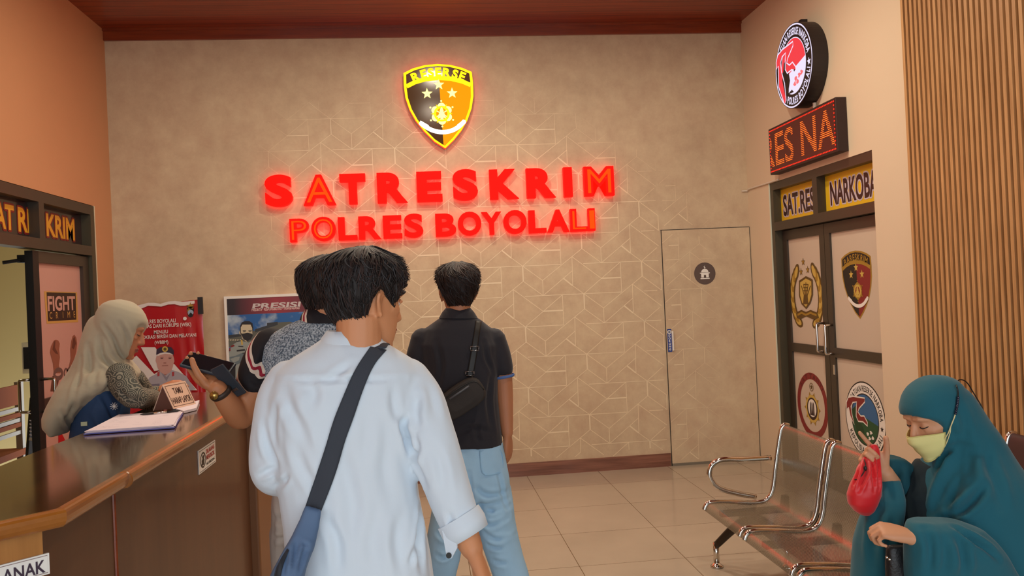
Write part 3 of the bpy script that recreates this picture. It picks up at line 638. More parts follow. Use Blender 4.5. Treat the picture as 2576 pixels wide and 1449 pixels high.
s.arc_text('SATUAN RESERSE NARKOBA', c[0], c[1], R*0.815, PI*0.86, PI*0.04, R*0.17, GW, 0.0014, 0.03)
s.star(c[0]+0.815*R*math.cos(-0.14), c[1]+0.815*R*math.sin(-0.14), 0.10*R, GW, 0.0014)
s.arc_text('POLRES BOYOLALI', c[0], c[1], R*0.815, PI*1.34, PI*1.91, R*0.17, GW, 0.0014, 0.03, True)
s.build('emblem_face', rl)

# running-text LED board
ry0, ry1, rz0, rz1, rx = 5.302, 6.392, 2.402, 2.766, XR-0.078
ld = empty('led_message_board', (XR, (ry0+ry1)/2, rz0), 'long dark message board with red LED running letters above the glass doors', 'sign')
bevel(MB().box(rx, XR-0.001, ry0, ry1, rz0, rz1, mat('led_housing', (48, 26, 24), 0.5)).build('housing', ld), 0.004)
G_DOT = glow('red_led_dot', (255, 40, 22), 2.6); G_AMB = glow('amber_led_dot', (255, 104, 34), 2.4)
s = sheet_right(rx-0.0008); a0, a1, b0, b1 = -ry1+0.025, -ry0-0.025, rz0+0.022, rz1-0.022
s.rect(a0-0.008, a1+0.008, b0-0.008, b1+0.008, mat('led_panel_dark', (58, 10, 10), 0.35, emit=(120, 6, 6), estr=0.25), 0.0002)
v, f = glyphs('RES NA', 0.012); v = v.copy(); W_ = v[:, 0].max()-v[:, 0].min(); v[:, 0] = (v[:, 0]-v[:, 0].min())/W_; v[:, 1] /= v[:, 1].max()
bv = BVHTree.FromPolygons([Vector((p[0], p[1], 0)) for p in v], f)
pit = 0.0108; nx, nz = int((a1-a0)/pit), int((b1-b0)/(pit*1.2))
for i in range(nx+1):
    for j in range(nz+1):
        u, w = i/nx, j/nz; dm = None
        if i in (0, nx) or j in (0, nz):
            if (i+j) % 2 == 0: dm = G_DOT
        elif 0.10 < w < 0.90:
            hit = bv.ray_cast(Vector(((u+0.115)/1.12, (w-0.10)/0.80, 1)), Vector((0, 0, -1)))
            if hit[0] is not None: dm = G_AMB
        if dm:
            x, z = a0+u*(a1-a0), b0+w*(b1-b0); e = 0.0040 if dm is G_AMB else 0.006
            s.rect(x-e, x+e, z-e*0.66, z+e*0.66, dm, 0.001)
s.build('led_display', ld)
M_CABLE = mat('white_conduit', (224, 214, 200), 0.5)
tag(MB().tube([(XR-0.016, 5.72, 2.772), (XR-0.016, 5.72, cz_-R_+0.01)], 0.013, M_CABLE, 10).build('conduit_pipe'), 'short white conduit joining the round light box to the message board', 'pipe')
c0 = atx(1957, 452, XR-0.012); c1 = atx(1882, 476, XR-0.012)
tag(MB().tube([c0+np.array([0, 0, 0.006]), c0, c1, (XR-0.012, YB-0.012, c1[2]-0.01), (XR-0.06, YB-0.012, c1[2]-0.012)], 0.0065, M_CABLE, 8).build('power_cable'), 'thin white cable running from the message board to the wall corner', 'cable')

# ================================================================== BANNER AND POSTER
M_BAN = mat('banner_red', (176, 22, 34), 0.2, spec=0.6, var=0.06, vscale=3, coat=0.5); M_BANT = mat('banner_white', (226, 218, 214), 0.3); M_BAND = mat('banner_dark_red', (120, 12, 22), 0.3)
YN = 6.80
bn = empty('standing_banner', (-2.08, YN, 0), 'glossy red standing banner with white lines of text and an officer portrait behind the counter', 'banner')
def ban(nm, fn):
    s = sheet_back(YN-0.004); fn(s); return s.build(nm, bn)
tl = aty(303, 768, YN); tr = aty(501, 752, YN); Bz = 0.42; bw0, bw1 = tl[0], tr[0]+0.02
nx, nz = 26, 40; V = []; Fq = []
for j in range(nz+1):
    for i in range(nx+1):
        u, w = i/nx, j/nz; x = bw0+(bw1-bw0)*u; z = Bz+(tl[2]+(tr[2]-tl[2])*u-Bz)*w-0.012*math.sin(PI*u)*w
        fold = max(0, (u-0.55)/0.45)*math.sin((u*1.0-0.18*(1-w))*46)*0.012*(1-w)*min(1, 3*w+0.3)
        V.append((x, YN+0.004+fold, z))
for j in range(nz):
    for i in range(nx): k = j*(nx+1)+i; Fq.append((k, k+1, k+nx+2, k+nx+1))
mesh_object('banner_sheet', V, Fq, M_BAN, None, bn, True)
pl = mat('banner_pole_black', (30, 26, 26), 0.4)
zc_ = 0.95; xc_ = (bw0+bw1)/2
mb = MB()
for ex, ez in ((bw0+0.01, tl[2]), (bw1-0.01, tr[2]), (bw0+0.03, Bz), (bw1-0.03, Bz)): mb.tube([(xc_, YN+0.06, zc_), (ex, YN+0.016, ez)], 0.006, pl, 8)
mb.tube([(xc_, YN+0.06, zc_), (xc_, YN+0.2, 0.0)], 0.01, pl, 8).tube([(xc_, YN+0.06, zc_), (xc_-0.25, YN-0.1, 0.0)], 0.01, pl, 8).tube([(xc_, YN+0.06, zc_), (xc_+0.25, YN-0.1, 0.0)], 0.01, pl, 8)
mb.build('stand', bn)
MB().box(bw0-0.006, bw0+0.022, YN-0.012, YN+0.012, tl[2]-0.03, tl[2]+0.012, pl).build('corner_clip', bn)
mb = MB(); mb.box(bw1-0.030, bw1+0.006, YN-0.012, YN+0.012, tr[2]-0.12, tr[2]+0.014, pl); mb.build('corner_clip', bn)
ZB = zz(280, 740, 1242/240)
def B(s): return lambda x, y: s.px(*ZB(x, y))
def f_rib(s):
    b = B(s); up = [(140, 165), (300, 150), (370, 140), (480, 112), (560, 112), (640, 125), (740, 95), (830, 88), (920, 100), (1085, 85)]
    lo = [(1085, 120), (960, 150), (900, 150), (820, 130), (740, 135), (650, 162), (560, 155), (480, 150), (400, 185), (330, 200), (300, 195), (140, 215)]
    s.poly([b(*p) for p in up+lo], M_BANT, 0.0)
ban('ribbon_print', f_rib)
for wd, x0, x1, y0, y1, h in (('POLRES BOYOLALI', 405, 838, 392, 357, 50), ('BEBAS DARI KORUPSI (WBK)', 390, 1040, 452, 408, 50), ('MENUJU', 556, 738, 520, 505, 48), ('BIROKRASI BERSIH DAN MELAYANI', 340, 1105, 605, 535, 48), ('(WBBM)', 565, 742, 655, 640, 46)):
    def f_txt(s):
        b = B(s); p, q = b(x0, y0), b(x1, y1); p2 = b(x0, y0-h)
        s.text(wd, p[0], (p[1]+q[1])/2, p2[1]-p[1], M_BANT, 0.0, width=q[0]-p[0], bold=0.014)
    ban('text_line', f_txt)
def f_port(s):
    b = B(s); grey = mat('print_uniform_grey', (168, 162, 172), 0.4); skin = mat('print_skin', (196, 150, 140), 0.45); cap = mat('print_cap_navy', (52, 40, 62), 0.4); sk2 = mat('print_skin_shade', (160, 108, 100), 0.45)
    s.poly([b(*p) for p in ((385, 690), (570, 690), (620, 760), (720, 900), (860, 960), (560, 1000), (500, 900))], M_BANT, 0.0)
    s.poly([b(*p) for p in ((255, 850), (330, 800), (560, 1040), (620, 1000), (640, 1100), (480, 1190), (330, 1000))], M_BANT, 0.0)
    s.poly([b(*p) for p in ((700, 900), (820, 910), (1120, 1250), (700, 1250))], M_BANT, 0.0003)
    s.poly([b(*p) for p in ((600, 1030), (650, 985), (780, 985), (870, 1010), (980, 1070), (1030, 1150), (1100, 1240), (1040, 1250), (500, 1250), (450, 1300), (440, 1180), (500, 1080))], grey, 0.0006)
    s.poly([b(*p) for p in ((640, 960), (760, 950), (770, 1010), (700, 1060), (650, 1010))], sk2, 0.0009)
    c = b(700, 880); s.poly([(c[0]+0.071*math.cos(t)*(0.90 if math.sin(t) < 0 else 1.0), c[1]+0.098*math.sin(t)) for t in np.linspace(0, 2*PI, 30)[:-1]], skin, 0.0012)
    s.poly([b(*p) for p in ((585, 790), (590, 720), (640, 690), (710, 680), (780, 690), (812, 730), (815, 790), (760, 765), (700, 757), (640, 768))], cap, 0.0016)
    s.poly([b(*p) for p in ((592, 792), (640, 765), (700, 755), (760, 763), (808, 790), (760, 782), (700, 776), (640, 790), (605, 806))], M_BANT, 0.002)
    s.disc(*b(700, 715), 0.022, M_GOLDL, 0.002); s.disc(*b(700, 715), 0.012, M_GOLDD, 0.0024)
    for x in (640, 745): s.line(b(x, 826), b(x+40, 822), 0.008, sk2, 0.0016); s.line(b(x+2, 840), b(x+36, 838), 0.006, M_PURP, 0.0017)
    s.line(b(680, 895), b(716, 895), 0.010, sk2, 0.0016); s.line(b(660, 932), b(740, 928), 0.008, sk2, 0.0016)
    for x in (600, 790): s.poly([b(x, 1015), b(x+30, 1010), b(x+28, 1065), b(x+2, 1070)], mat('print_collar_red', (170, 60, 66), 0.4), 0.0016)
    s.poly([b(*p) for p in ((650, 1015), (690, 1090), (720, 1130), (770, 1030), (720, 1080))], mat('print_uniform_shade', (138, 132, 146), 0.4), 0.0014)
    p, q = b(782, 1185), b(908, 1178); s.text('POLRI', p[0], p[1], 0.034, M_PURP, 0.0016, width=q[0]-p[0], bold=0.0)
    s.line(b(485, 1196), b(630, 1186), 0.026, mat('print_name_strip', (120, 114, 130), 0.4), 0.0016)
ban('officer_print', f_port)
def f_crest(s):
    b = B(s)
    s.poly([b(*p) for p in ((985, 180), (1000, 190), (1035, 180), (1070, 190), (1078, 180), (1072, 240), (1060, 290), (1030, 302), (1000, 285), (990, 230))], M_BLACKP, 0.0); s.poly([b(*p) for p in ((990, 200), (1030, 192), (1030, 250), (1002, 272), (992, 230))], M_GOLD, 0.0004)
    s.disc(*b(1033, 240), 0.022, mat('print_pale_blue', (150, 170, 190), 0.4), 0.0008); s.poly([b(*p) for p in ((1010, 265), (1035, 235), (1060, 265), (1035, 285))], M_BLACKP, 0.0012)
    s.star(*b(1030, 155), 0.03, M_GOLD, 0.0004); s.line(b(985, 172), b(1080, 168), 0.01, M_GOLDD, 0.0004); s.disc(*b(958, 317), 0.014, M_BANT, 0.0004)
ban('crest_print', f_crest)

# framed poster
YP = YB-0.03
p0 = aty(563, 746, YP); px1 = -0.72; pz1 = p0[2]; pz0 = 0.62
po = empty('framed_poster', ((p0[0]+px1)/2, YB, (pz0+pz1)/2), 'white framed poster with masked officer, blue sky and dark red heading on the back wall', 'poster')
fr = 0.022
MB().box(p0[0], px1, YP-0.004, YB-0.001, pz1-fr, pz1, M_WHITE).box(p0[0], px1, YP-0.004, YB-0.001, pz0, pz0+fr, M_WHITE).box(p0[0], p0[0]+fr, YP-0.004, YB-0.001, pz0+fr, pz1-fr, M_WHITE).box(px1-fr, px1, YP-0.004, YB-0.001, pz0+fr, pz1-fr, M_WHITE).build('frame', po)
def sky_print():
    m = mat('poster_sky', (40, 100, 168), 0.35); nt = m.node_tree; b = nt.nodes['Principled BSDF']; tc = nt.nodes.new('ShaderNodeTexCoord'); n = nt.nodes.new('ShaderNodeTexNoise'); n.inputs['Scale'].default_value = 5; n.inputs['Detail'].default_value = 6
    r = nt.nodes.new('ShaderNodeValToRGB'); r.color_ramp.elements[0].position = 0.47; r.color_ramp.elements[1].position = 0.66; r.color_ramp.elements[0].color = (*lin((34, 96, 166)), 1); r.color_ramp.elements[1].color = (*lin((200, 216, 220)), 1)
    nt.links.new(tc.outputs['Object'], n.inputs['Vector']); nt.links.new(n.outputs['Fac'], r.inputs[0]); nt.links.new(r.outputs[0], b.inputs['Base Color']); return m
def heading_print():
    m = mat('poster_heading', (130, 40, 50), 0.35); nt = m.node_tree; b = nt.nodes['Principled BSDF']; tc = nt.nodes.new('ShaderNodeTexCoord'); sx = nt.nodes.new('ShaderNodeSeparateXYZ'); mr = nt.nodes.new('ShaderNodeMapRange')
    mr.inputs[1].default_value = p0[0]; mr.inputs[2].default_value = px1
    r = nt.nodes.new('ShaderNodeValToRGB'); e = r.color_ramp.elements; e[0].color = (*lin((40, 32, 38)), 1); e[0].position = 0.08; e[1].position = 0.45; e[1].color = (*lin((152, 48, 60)), 1); k = e.new(0.92); k.color = (*lin((40, 30, 36)), 1)
    nt.links.new(tc.outputs['Object'], sx.inputs[0]); nt.links.new(sx.outputs[0], mr.inputs[0]); nt.links.new(mr.outputs[0], r.inputs[0]); nt.links.new(r.outputs[0], b.inputs['Base Color']); return m
ZP = zz(540, 730, 6.3)
def P_(s): return lambda x, y: s.px(*ZP(x, y))
s = sheet_back(YP)
b = P_(s); zh = b(170, 400)[1]
s.rect(p0[0]+fr, px1-fr, zh, pz1-fr, heading_print(), 0.0); s.rect(p0[0]+fr, px1-fr, 1.20, zh, sky_print(), 0.0); s.rect(p0[0]+fr, px1-fr, pz0+fr, 1.20, mat('poster_slate', (52, 62, 72), 0.4), 0.0)
s.build('poster_print', po)
s = sheet_back(YP-0.001); b = P_(s)
q0, q1 = b(592, 290), b(1352, 252); s.text('PRESISI', q0[0], (q0[1]+q1[1])/2-0.004, b(592, 205)[1]-q0[1], mat('print_silver', (206, 196, 196), 0.4), 0.0, width=q1[0]-q0[0], bold=0.03, slant=0.25)
q0, q1 = b(588, 332), b(1345, 298); s.text('PREDIKTIF · RESPONSIBILITAS · TRANSPARANSI', q0[0], (q0[1]+q1[1])/2, 0.022, mat('print_pale_pink', (232, 196, 196), 0.4), 0.0, width=q1[0]-q0[0], bold=0.02)
s.build('poster_heading_text', po)
s = sheet_back(YP-0.001); b = P_(s)
bld = mat('poster_building', (96, 100, 92), 0.45); bld2 = mat('poster_roof', (54, 60, 66), 0.45); uni = mat('poster_uniform', (150, 160, 158), 0.4); uni2 = mat('poster_uniform_shade', (104, 122, 130), 0.4); skp = mat('poster_skin', (206, 196, 168), 0.4); blk = mat('poster_black', (34, 34, 38), 0.4)
s.poly([b(*p) for p in ((180, 720), (430, 690), (640, 640), (1000, 510), (1200, 500), (1400, 560), (1400, 900), (190, 900))], bld, 0.0)
s.poly([b(*p) for p in ((190, 715), (430, 690), (430, 730), (190, 765))], bld2, 0.0003); s.poly([b(*p) for p in ((640, 620), (830, 560), (830, 520), (1000, 500), (1000, 550), (640, 670))], bld2, 0.0003)
for i in range(6): s.poly([b(205+i*38, 782), b(228+i*38, 778), b(228+i*38, 796), b(205+i*38, 800)], skp, 0.0004)
s.poly([b(*p) for p in ((390, 800), (450, 810), (540, 830), (600, 790), (660, 850), (690, 1000), (640, 1500), (330, 1500), (330, 1200), (250, 1180), (215, 1100), (235, 960), (290, 860))], uni, 0.0006)
s.poly([b(*p) for p in ((235, 1060), (330, 1040), (420, 1000), (560, 1000), (600, 1080), (440, 1140), (320, 1195), (250, 1180))], uni2, 0.001); s.poly([b(*p) for p in ((245, 1090), (330, 1060), (400, 1050), (385, 1110), (300, 1150))], uni, 0.0013)
s.poly([b(*p) for p in ((200, 1180), (330, 1200), (330, 1500), (200, 1500))], blk, 0.0004)
s.poly([b(*p) for p in ((405, 560), (430, 510), (480, 490), (550, 490), (600, 525), (612, 600), (605, 690), (590, 740), (420, 720), (400, 640))], blk, 0.001)
s.poly([b(*p) for p in ((415, 590), (440, 545), (570, 545), (595, 600), (600, 690), (560, 790), (500, 815), (440, 770), (415, 690))], skp, 0.0014)
s.poly([b(*p) for p in ((390, 640), (410, 690), (408, 710), (385, 680))], skp, 0.0014)
s.poly([b(*p) for p in ((415, 690), (470, 685), (520, 675), (590, 688), (605, 720), (575, 780), (520, 808), (460, 780))], blk, 0.0018); s.line(b(405, 660), b(430, 700), 0.004, blk, 0.0018)
for x in (445, 535): s.line(b(x, 645), b(x+55, 640), 0.006, bld2, 0.0018); s.line(b(x+5, 660), b(x+48, 655), 0.0045, blk, 0.0018)
s.poly([b(*p) for p in ((415, 790), (440, 790), (450, 860), (425, 870))], M_GOLDL, 0.0014); s.line(b(350, 815), b(415, 800), 0.006, blk, 0.0014); s.line(b(375, 888), b(455, 895), 0.006, blk, 0.0014)
s.poly([b(*p) for p in ((250, 890), (300, 860), (320, 885), (270, 905))], M_MAROON, 0.0014); s.poly([b(*p) for p in ((232, 920), (250, 905), (252, 960), (236, 970))], M_MAROON, 0.0014)
s.line(b(350, 962), b(480, 945), 0.013, blk, 0.0014); s.poly([b(440, 992), b(500, 985), b(500, 1002), b(440, 1006)], blk, 0.0014)
s.build('officer_print', po)['label'] = 'printed officer with black face mask and folded arms'

# ================================================================== RECEPTION COUNTER
ZT = 1.12; EX = -0.818; IX = -1.245; YE = 4.10
ct = empty('reception_counter', (-1.03, 3.0, 0), 'tall brown wooden reception counter with glossy top along the left side', 'counter')
ol = [(EX, 1.95), (EX, YE+0.35), (IX, YE+0.35), (IX, 2.15), (IX-0.75, 2.15), (IX-0.75, 1.55), (EX-0.40, 1.55)]
MB().prism([(x, y, ZT-0.028) for x, y in ol], (0, 0, 0.026), M_DESKTOP).build('counter_top', ct)
# rounded nosing along the visitor's side, in two lengths
prof = [(0.0, 0.021), (0.006, 0.0205), (0.0105, 0.018), (0.013, 0.013), (0.0135, 0.004), (0.012, -0.006), (0.008, -0.014), (0.003, -0.019), (-0.012, -0.021), (-0.012, 0.0205)][::-1]
def nosing(pts, nm):
    pts = [np.array([x, y, ZT-0.020]) for x, y in pts]; rings = []
    for i, p in enumerate(pts):
        d0 = pts[i]-pts[i-1] if i else pts[1]-pts[0]; d1 = pts[i+1]-pts[i] if i < len(pts)-1 else d0
        d = d0/np.linalg.norm(d0)+d1/np.linalg.norm(d1); d /= np.linalg.norm(d); w = np.cross(d, [0, 0, 1])
        k = 1/max(0.5, np.dot(d, d0/np.linalg.norm(d0)))
        rings.append([p+w*(a*k)+np.array([0, 0, b]) for a, b in prof])
    v, f = loft(rings); return mesh_object(nm, v, f, M_EDGE, None, ct, False)
nosing([(EX-0.41, 1.548), (EX, 1.95), (EX, 2.335)], 'edge_moulding'); nosing([(EX, 2.342), (EX, YE+0.35)], 'edge_moulding')
MB().lathe((EX, 2.3385, ZT-0.020), [(0.0215, -0.004), (0.0232, 0), (0.0215, 0.004)], M_EDGE, 18, 1).build('edge_joint', ct)
PX = EX-0.040
MB().box(PX-0.02, PX, 2.372, YE-0.04, 0.06, ZT-0.03, M_DESK).build('front_panel', ct); MB().box(PX-0.02, PX, 1.945, 2.360, 0.06, ZT-0.03, M_DESK).build('front_panel', ct)
MB().tube([(PX-0.002, 2.366, 0.06), (PX-0.002, 2.366, ZT-0.03)], 0.008, M_CROWN, 8).build('panel_bead', ct)
MB().prism([(PX, 1.945, 0.06), (PX-0.41, 1.535, 0.06), (PX-0.424, 1.549, 0.06), (PX-0.02, 1.953, 0.06)], (0, 0, ZT-0.09), M_DESK_LIT).build('corner_panel', ct)
MB().box(PX-0.06, PX-0.02, 1.99, YE-0.05, 0, 0.06, M_DARK).box(PX-0.44, PX-0.40, 1.55, 1.6, 0, 0.06, M_DARK).build('plinth', ct)
bevel(MB().box(IX+0.03, PX+0.040, YE-0.04, YE+0.34, 0, ZT-0.03, mat('desk_end_wood', (128, 88, 56), 0.45, var=0.12, vscale=4)).build('end_post', ct), 0.012, 3)
MB().box(IX+0.01, IX+0.03, 2.16, YE-0.04, 0.0, ZT-0.03, M_DESK).box(IX-0.75, IX+0.03, 2.13, 2.15, 0, ZT-0.03, M_DESK).build('back_panel', ct)
# no smoking plate on the front panel
ns = Sheet((PX+0.0005, 0, 0), (0, 1, 0), (0, 0, 1))
cs = [ns.px(497, 1136), ns.px(539, 1105), ns.px(541, 1163), ns.px(499, 1193)]
y0, y1 = (cs[0][0]+cs[3][0])/2, (cs[1][0]+cs[2][0])/2; z0, z1 = (cs[3][1]+cs[2][1])/2, (cs[0][1]+cs[1][1])/2
ns = Sheet((PX+0.0042, 0, 0), (0, 1, 0), (0, 0, 1)); ns.mb.box(PX+0.0004, PX+0.004, y0, y1, z0, z1, M_WHITE); w, h = y1-y0, z1-z0
ns.path([(y0+0.04*w, z0+0.06*h), (y1-0.04*w, z0+0.06*h), (y1-0.04*w, z1-0.06*h), (y0+0.04*w, z1-0.06*h)], 0.0022, M_BLACKP, 0.0004, True)
ns.ring(y0+0.23*w, z0+0.5*h, 0.14*w, 0.006, M_BLACKP, 0.0006, 28, 0.30*h); ns.poly([(y0+(0.23+a)*w, z0+(0.5+c)*h) for a, c in ((-0.06, -0.22), (0.05, -0.22), (0.07, 0.0), (0.03, 0.05), (0.05, 0.15), (0.0, 0.22), (-0.05, 0.15), (-0.02, 0.05), (-0.08, 0.0))], M_BLACKP, 0.0006)
ns.line((y0+0.12*w, z0+0.28*h), (y0+0.34*w, z0+0.72*h), 0.004, M_BLACKP, 0.0008)
M_REDT = mat('red_text', (190, 38, 40), 0.4)
for wd, zz_, hh, m_ in (('DILARANG', 0.66, 0.19, M_REDT), ('MEROKOK', 0.40, 0.19, M_REDT), ('NO SMOKING', 0.17, 0.11, M_BLACKP)): ns.text(wd, y0+0.42*w, z0+zz_*h, hh*h, m_, 0.0006, width=0.5*w, bold=0.03)
tag(ns.build('no_smoking_sign'), 'small white no smoking plate with red letters on the counter front', 'sign')
# room plate on the corner panel
e0 = np.array([PX, 1.945, 0]); du = np.array([0.7071, 0.7071, 0])
rp = Sheet(e0-du*0.56+np.array([0.7071, -0.7071, 0])*0.0005, du, (0, 0, 1))
ta = rp.px(121, 1390); tb = rp.px(123, 1442)
pw0, pw1, pz_0, pz_1 = 0.02, ta[0], tb[1], ta[1]
n_ = np.array([0.7071, -0.7071, 0])
rp.mb.prism([rp.at(pw0, pz_0), rp.at(pw1, pz_0), rp.at(pw1, pz_1), rp.at(pw0, pz_1)], n_*0.005, M_WHITE)
rp.path([(pw0+0.004, pz_0+0.004), (pw1-0.004, pz_0+0.004), (pw1-0.004, pz_1-0.004), (pw0+0.004, pz_1-0.004)], 0.0016, mat('plate_rim', (150, 130, 128), 0.4), 0.0056, True)
k1 = rp.px(112, 1437); k0 = rp.px(3, 1460); kh_ = (rp.px(104, 1409)[1]-rp.px(104, 1439)[1])*1.08; M_PI_ = mat('plate_ink', (58, 44, 64), 0.4); kw = k1[0]-k0[0]
rp.text('ANAK', k1[0], k1[1], kh_, M_PI_, 0.0058, bold=0.02, align='r', width=kw)
rp.text('UNIT PEREMPUAN DAN L', k0[0]-0.30*kw/4, k1[1], kh_, M_PI_, 0.0058, bold=0.02, align='r', width=min(kw*3.6, k0[0]-0.08*kw-pw0-0.02))
tag(rp.build('name_plate'), 'white room name plate with dark capitals on the counter corner', 'sign')

# ---- things on the counter
M_PAPERW = mat('paper', (226, 214, 222), 0.7); M_INKB = mat('pen_ink', (60, 52, 110), 0.6)
def flat_quad(corners, z0, z1, m, jitter=0):
    return MB().prism([(c[0], c[1], z0) for c in corners], (0, 0, z1-z0), m)
C4 = [atz(213, 1089, ZT+0.006), atz(437, 1073, ZT+0.006), atz(459, 1038, ZT+0.006), atz(300, 1046, ZT+0.006)]
gb = empty('guest_book', (np.mean([c[0] for c in C4]), np.mean([c[1] for c in C4]), ZT), 'open pile of handwritten guest list papers with blue edges on the counter', 'papers')
cc = sum(C4)/4
flat_quad([cc+(c-cc)*1.02 for c in C4], ZT, ZT+0.004, mat('blue_folder', (96, 96, 170), 0.5)).build('folder', gb)
rot = lambda c, a, k: cc+np.array([(c-cc)[0]*math.cos(a)-(c-cc)[1]*math.sin(a), (c-cc)[0]*math.sin(a)+(c-cc)[1]*math.cos(a), 0])*k
for i, a in enumerate((0.0, 0.03, -0.025, 0.012)): flat_quad([rot(c, a, 0.995-0.005*i) for c in C4], ZT+0.004+i*0.0022, ZT+0.0058+i*0.0022, M_PAPERW).build('paper_sheet', gb)
zt_ = ZT+0.0128; s = Sheet((0, 0, zt_), (1, 0, 0), (0, 1, 0)); rr = random.Random(3)
e_ = [C4[i] for i in range(4)]
def onp(u, w): p = (e_[0]*(1-u)+e_[1]*u)*(1-w)+(e_[3]*(1-u)+e_[2]*u)*w; return (p[0], p[1])
for r in range(11):
    w = 0.12+r*0.07
    for c0 in (0.08, 0.22, 0.48, 0.72):
        if rr.random() < 0.62:
            u = c0; 
            pts = [onp(u+k*0.016, w+rr.uniform(-0.012, 0.012)) for k in range(rr.randint(4, 9))]; s.path(pts, 0.0011, M_INKB, 0.0002)
for w in (0.86, 0.9): s.path([onp(0.06, w), onp(0.55, w)], 0.003, M_INKB, 0.0002)
s.build('handwriting', gb)['kind'] = 'stuff'
C5_ = [atz(440, 1036, ZT+0.002), atz(492, 1026, ZT+0.002), atz(497, 1000, ZT+0.002), atz(455, 1000, ZT+0.002)]
tag(flat_quad([atz(462, 1040, ZT), atz(494, 1032, ZT), atz(502, 1012, ZT), atz(430, 1030, ZT)], ZT, ZT+0.010, M_PAPERW).build('paper_stack'), 'loose white sheets lying under the tent sign on the counter', 'papers')
p_, q_ = atz(352, 1043, zt_+0.005), atz(452, 1033, zt_+0.005); dd = (q_-p_)/np.linalg.norm(q_-p_)
pn = empty('ballpoint_pen', (p_+q_)/2, 'black and silver ballpoint pen lying across the guest list', 'pen')
MB().tube([p_, p_+dd*0.012, p_+dd*0.05], [0.0012, 0.004, 0.0046], M_BLACKP, 10).build('grip', pn, True); MB().tube([p_+dd*0.05, p_+dd*0.10], 0.0045, M_CHROME, 10).build('barrel', pn, True); MB().tube([p_+dd*0.10, q_-dd*0.008, q_], [0.0046, 0.0042, 0.0018], M_BLACKP, 10).build('cap', pn, True)
# tent sign
zb = ZT+0.0105
A_ = atz(385, 1033, zb); B_ = atz(437, 1029, zb); D_ = atz(493, 1016, zb); ax = D_-B_
ap = (A_+B_)/2; hgt = 0.105
M_TENT = mat('cream_plastic_sign', (226, 190, 166), 0.45)
ts = empty('tent_sign', (ap+ax/2)*np.array([1, 1, 0])+np.array([0, 0, ZT+0.0105]), 'cream tent-shaped desk sign with dark lettering on the counter', 'sign')
T0 = ap+np.array([0, 0, hgt]); th = 0.004
mb = MB(); mb.prism([A_, A_+(ap-A_)*0.06, T0-np.array([0, 0, 0.006]), T0], ax, M_TENT); mb.prism([B_, T0, T0-np.array([0, 0, 0.006]), B_+(ap-B_)*0.06], ax, M_TENT); mb.build('folded_board', ts)
MB().prism([A_+(ap-A_)*0.08+ax*0.01, T0-np.array([0, 0, 0.008])+ax*0.01, B_+(ap-B_)*0.08+ax*0.01], ax*0.98, mat('brown_cavity', (96, 48, 24), 0.6)).build('inner_block', ts)
u_ = ax; w_ = T0-B_; s = Sheet(B_, u_, w_); off = 0.0008
s.path([(0.06, 0.08), (0.94, 0.08), (0.94, 0.92), (0.06, 0.92)], 0.022, M_PURP, off, True)
def ttext(wd, a, b_, h, w):
    s.text(wd, a, b_, h, M_PURP, off*1.2, width=w, bold=0.012, align='c')
ttext('TAMU', 0.5, 0.56, 0.26, 0.40); ttext('HARAP LAPOR', 0.5, 0.18, 0.26, 0.80)
s.build('sign_print', ts)

# ================================================================== OFFICE FURNITURE BEHIND THE DOOR
M_WPAINT = mat('white_painted_wood', (160, 148, 134), 0.5); M_CHW = mat('red_brown_wood', (128, 62, 26), 0.75, spec=0.15)
ox, oy = -3.3, 7.0
oc = empty('office_chair', (-3.55, 7.0, 0), 'white framed chair with brown wooden back slats in the office beyond the door', 'chair')
fx = atx(52, 1050, -3.3)
yv = fx[1]
for yy in (yv, yv-0.48):
    MB().box(-3.33, -3.28, yy-0.025, yy+0.025, 0, 1.02, M_WPAINT).build('back_post', oc); MB().box(-3.83, -3.78, yy-0.025, yy+0.025, 0, 0.45, M_WPAINT).build('leg', oc)
MB().box(-3.31, -3.29, yv-0.455, yv-0.025, 0.84, 1.0, M_CHW).build('top_rail', oc)
for z in (0.66, 0.74): MB().box(-3.315, -3.285, yv-0.455, yv-0.025, z, z+0.035, M_CHW).build('back_slat', oc)
for z in (0.60, 0.70, 0.79): MB().box(-3.312, -3.290, yv-0.455, yv-0.025, z, z+0.03, M_WPAINT).build('back_slat', oc)
MB().box(-3.84, -3.27, yv-0.5, yv+0.02, 0.43, 0.48, M_CHW).build('seat', oc)
bx = atx(80, 1080, -2.85)
fb = empty('floor_sign', (-2.85, bx[1], 0), 'narrow dark board sign with yellow stripes leaning inside the office doorway', 'sign')
M_FB = mat('dark_board', (44, 42, 36), 0.5); M_FBY = mat('board_yellow', (176, 150, 40), 0.5)
c_ = [atx(82, 1000, -2.85), atx(96, 1010, -2.85), atx(92, 1135, -2.85), atx(64, 1145, -2.85)]
lo = min(c_[2][2], c_[3][2])
ext = [np.array(c_[2])+(np.array(c_[2])-np.array(c_[1]))*0.0, np.array(c_[3])]
MB().prism([c_[0], c_[1], (-2.85, c_[2][1], 0.0), (-2.85, c_[3][1]-0.1, 0.0)], (-0.02, 0, 0), M_FB).build('board', fb)
s = sheet_left(-2.8485)
for i, yy in enumerate((1018, 1034, 1100)): s.pxpoly([(80-i*3, yy), (95-i, yy+3), (94-i, yy+10), (78-i*3, yy+8)], M_FBY, 0.0)
for yy in range(1056, 1096, 9): s.pxpoly([(74, yy), (90, yy+3), (90, yy+6), (74, yy+3)], M_WHITE, 0.0)
s.build('board_print', fb)

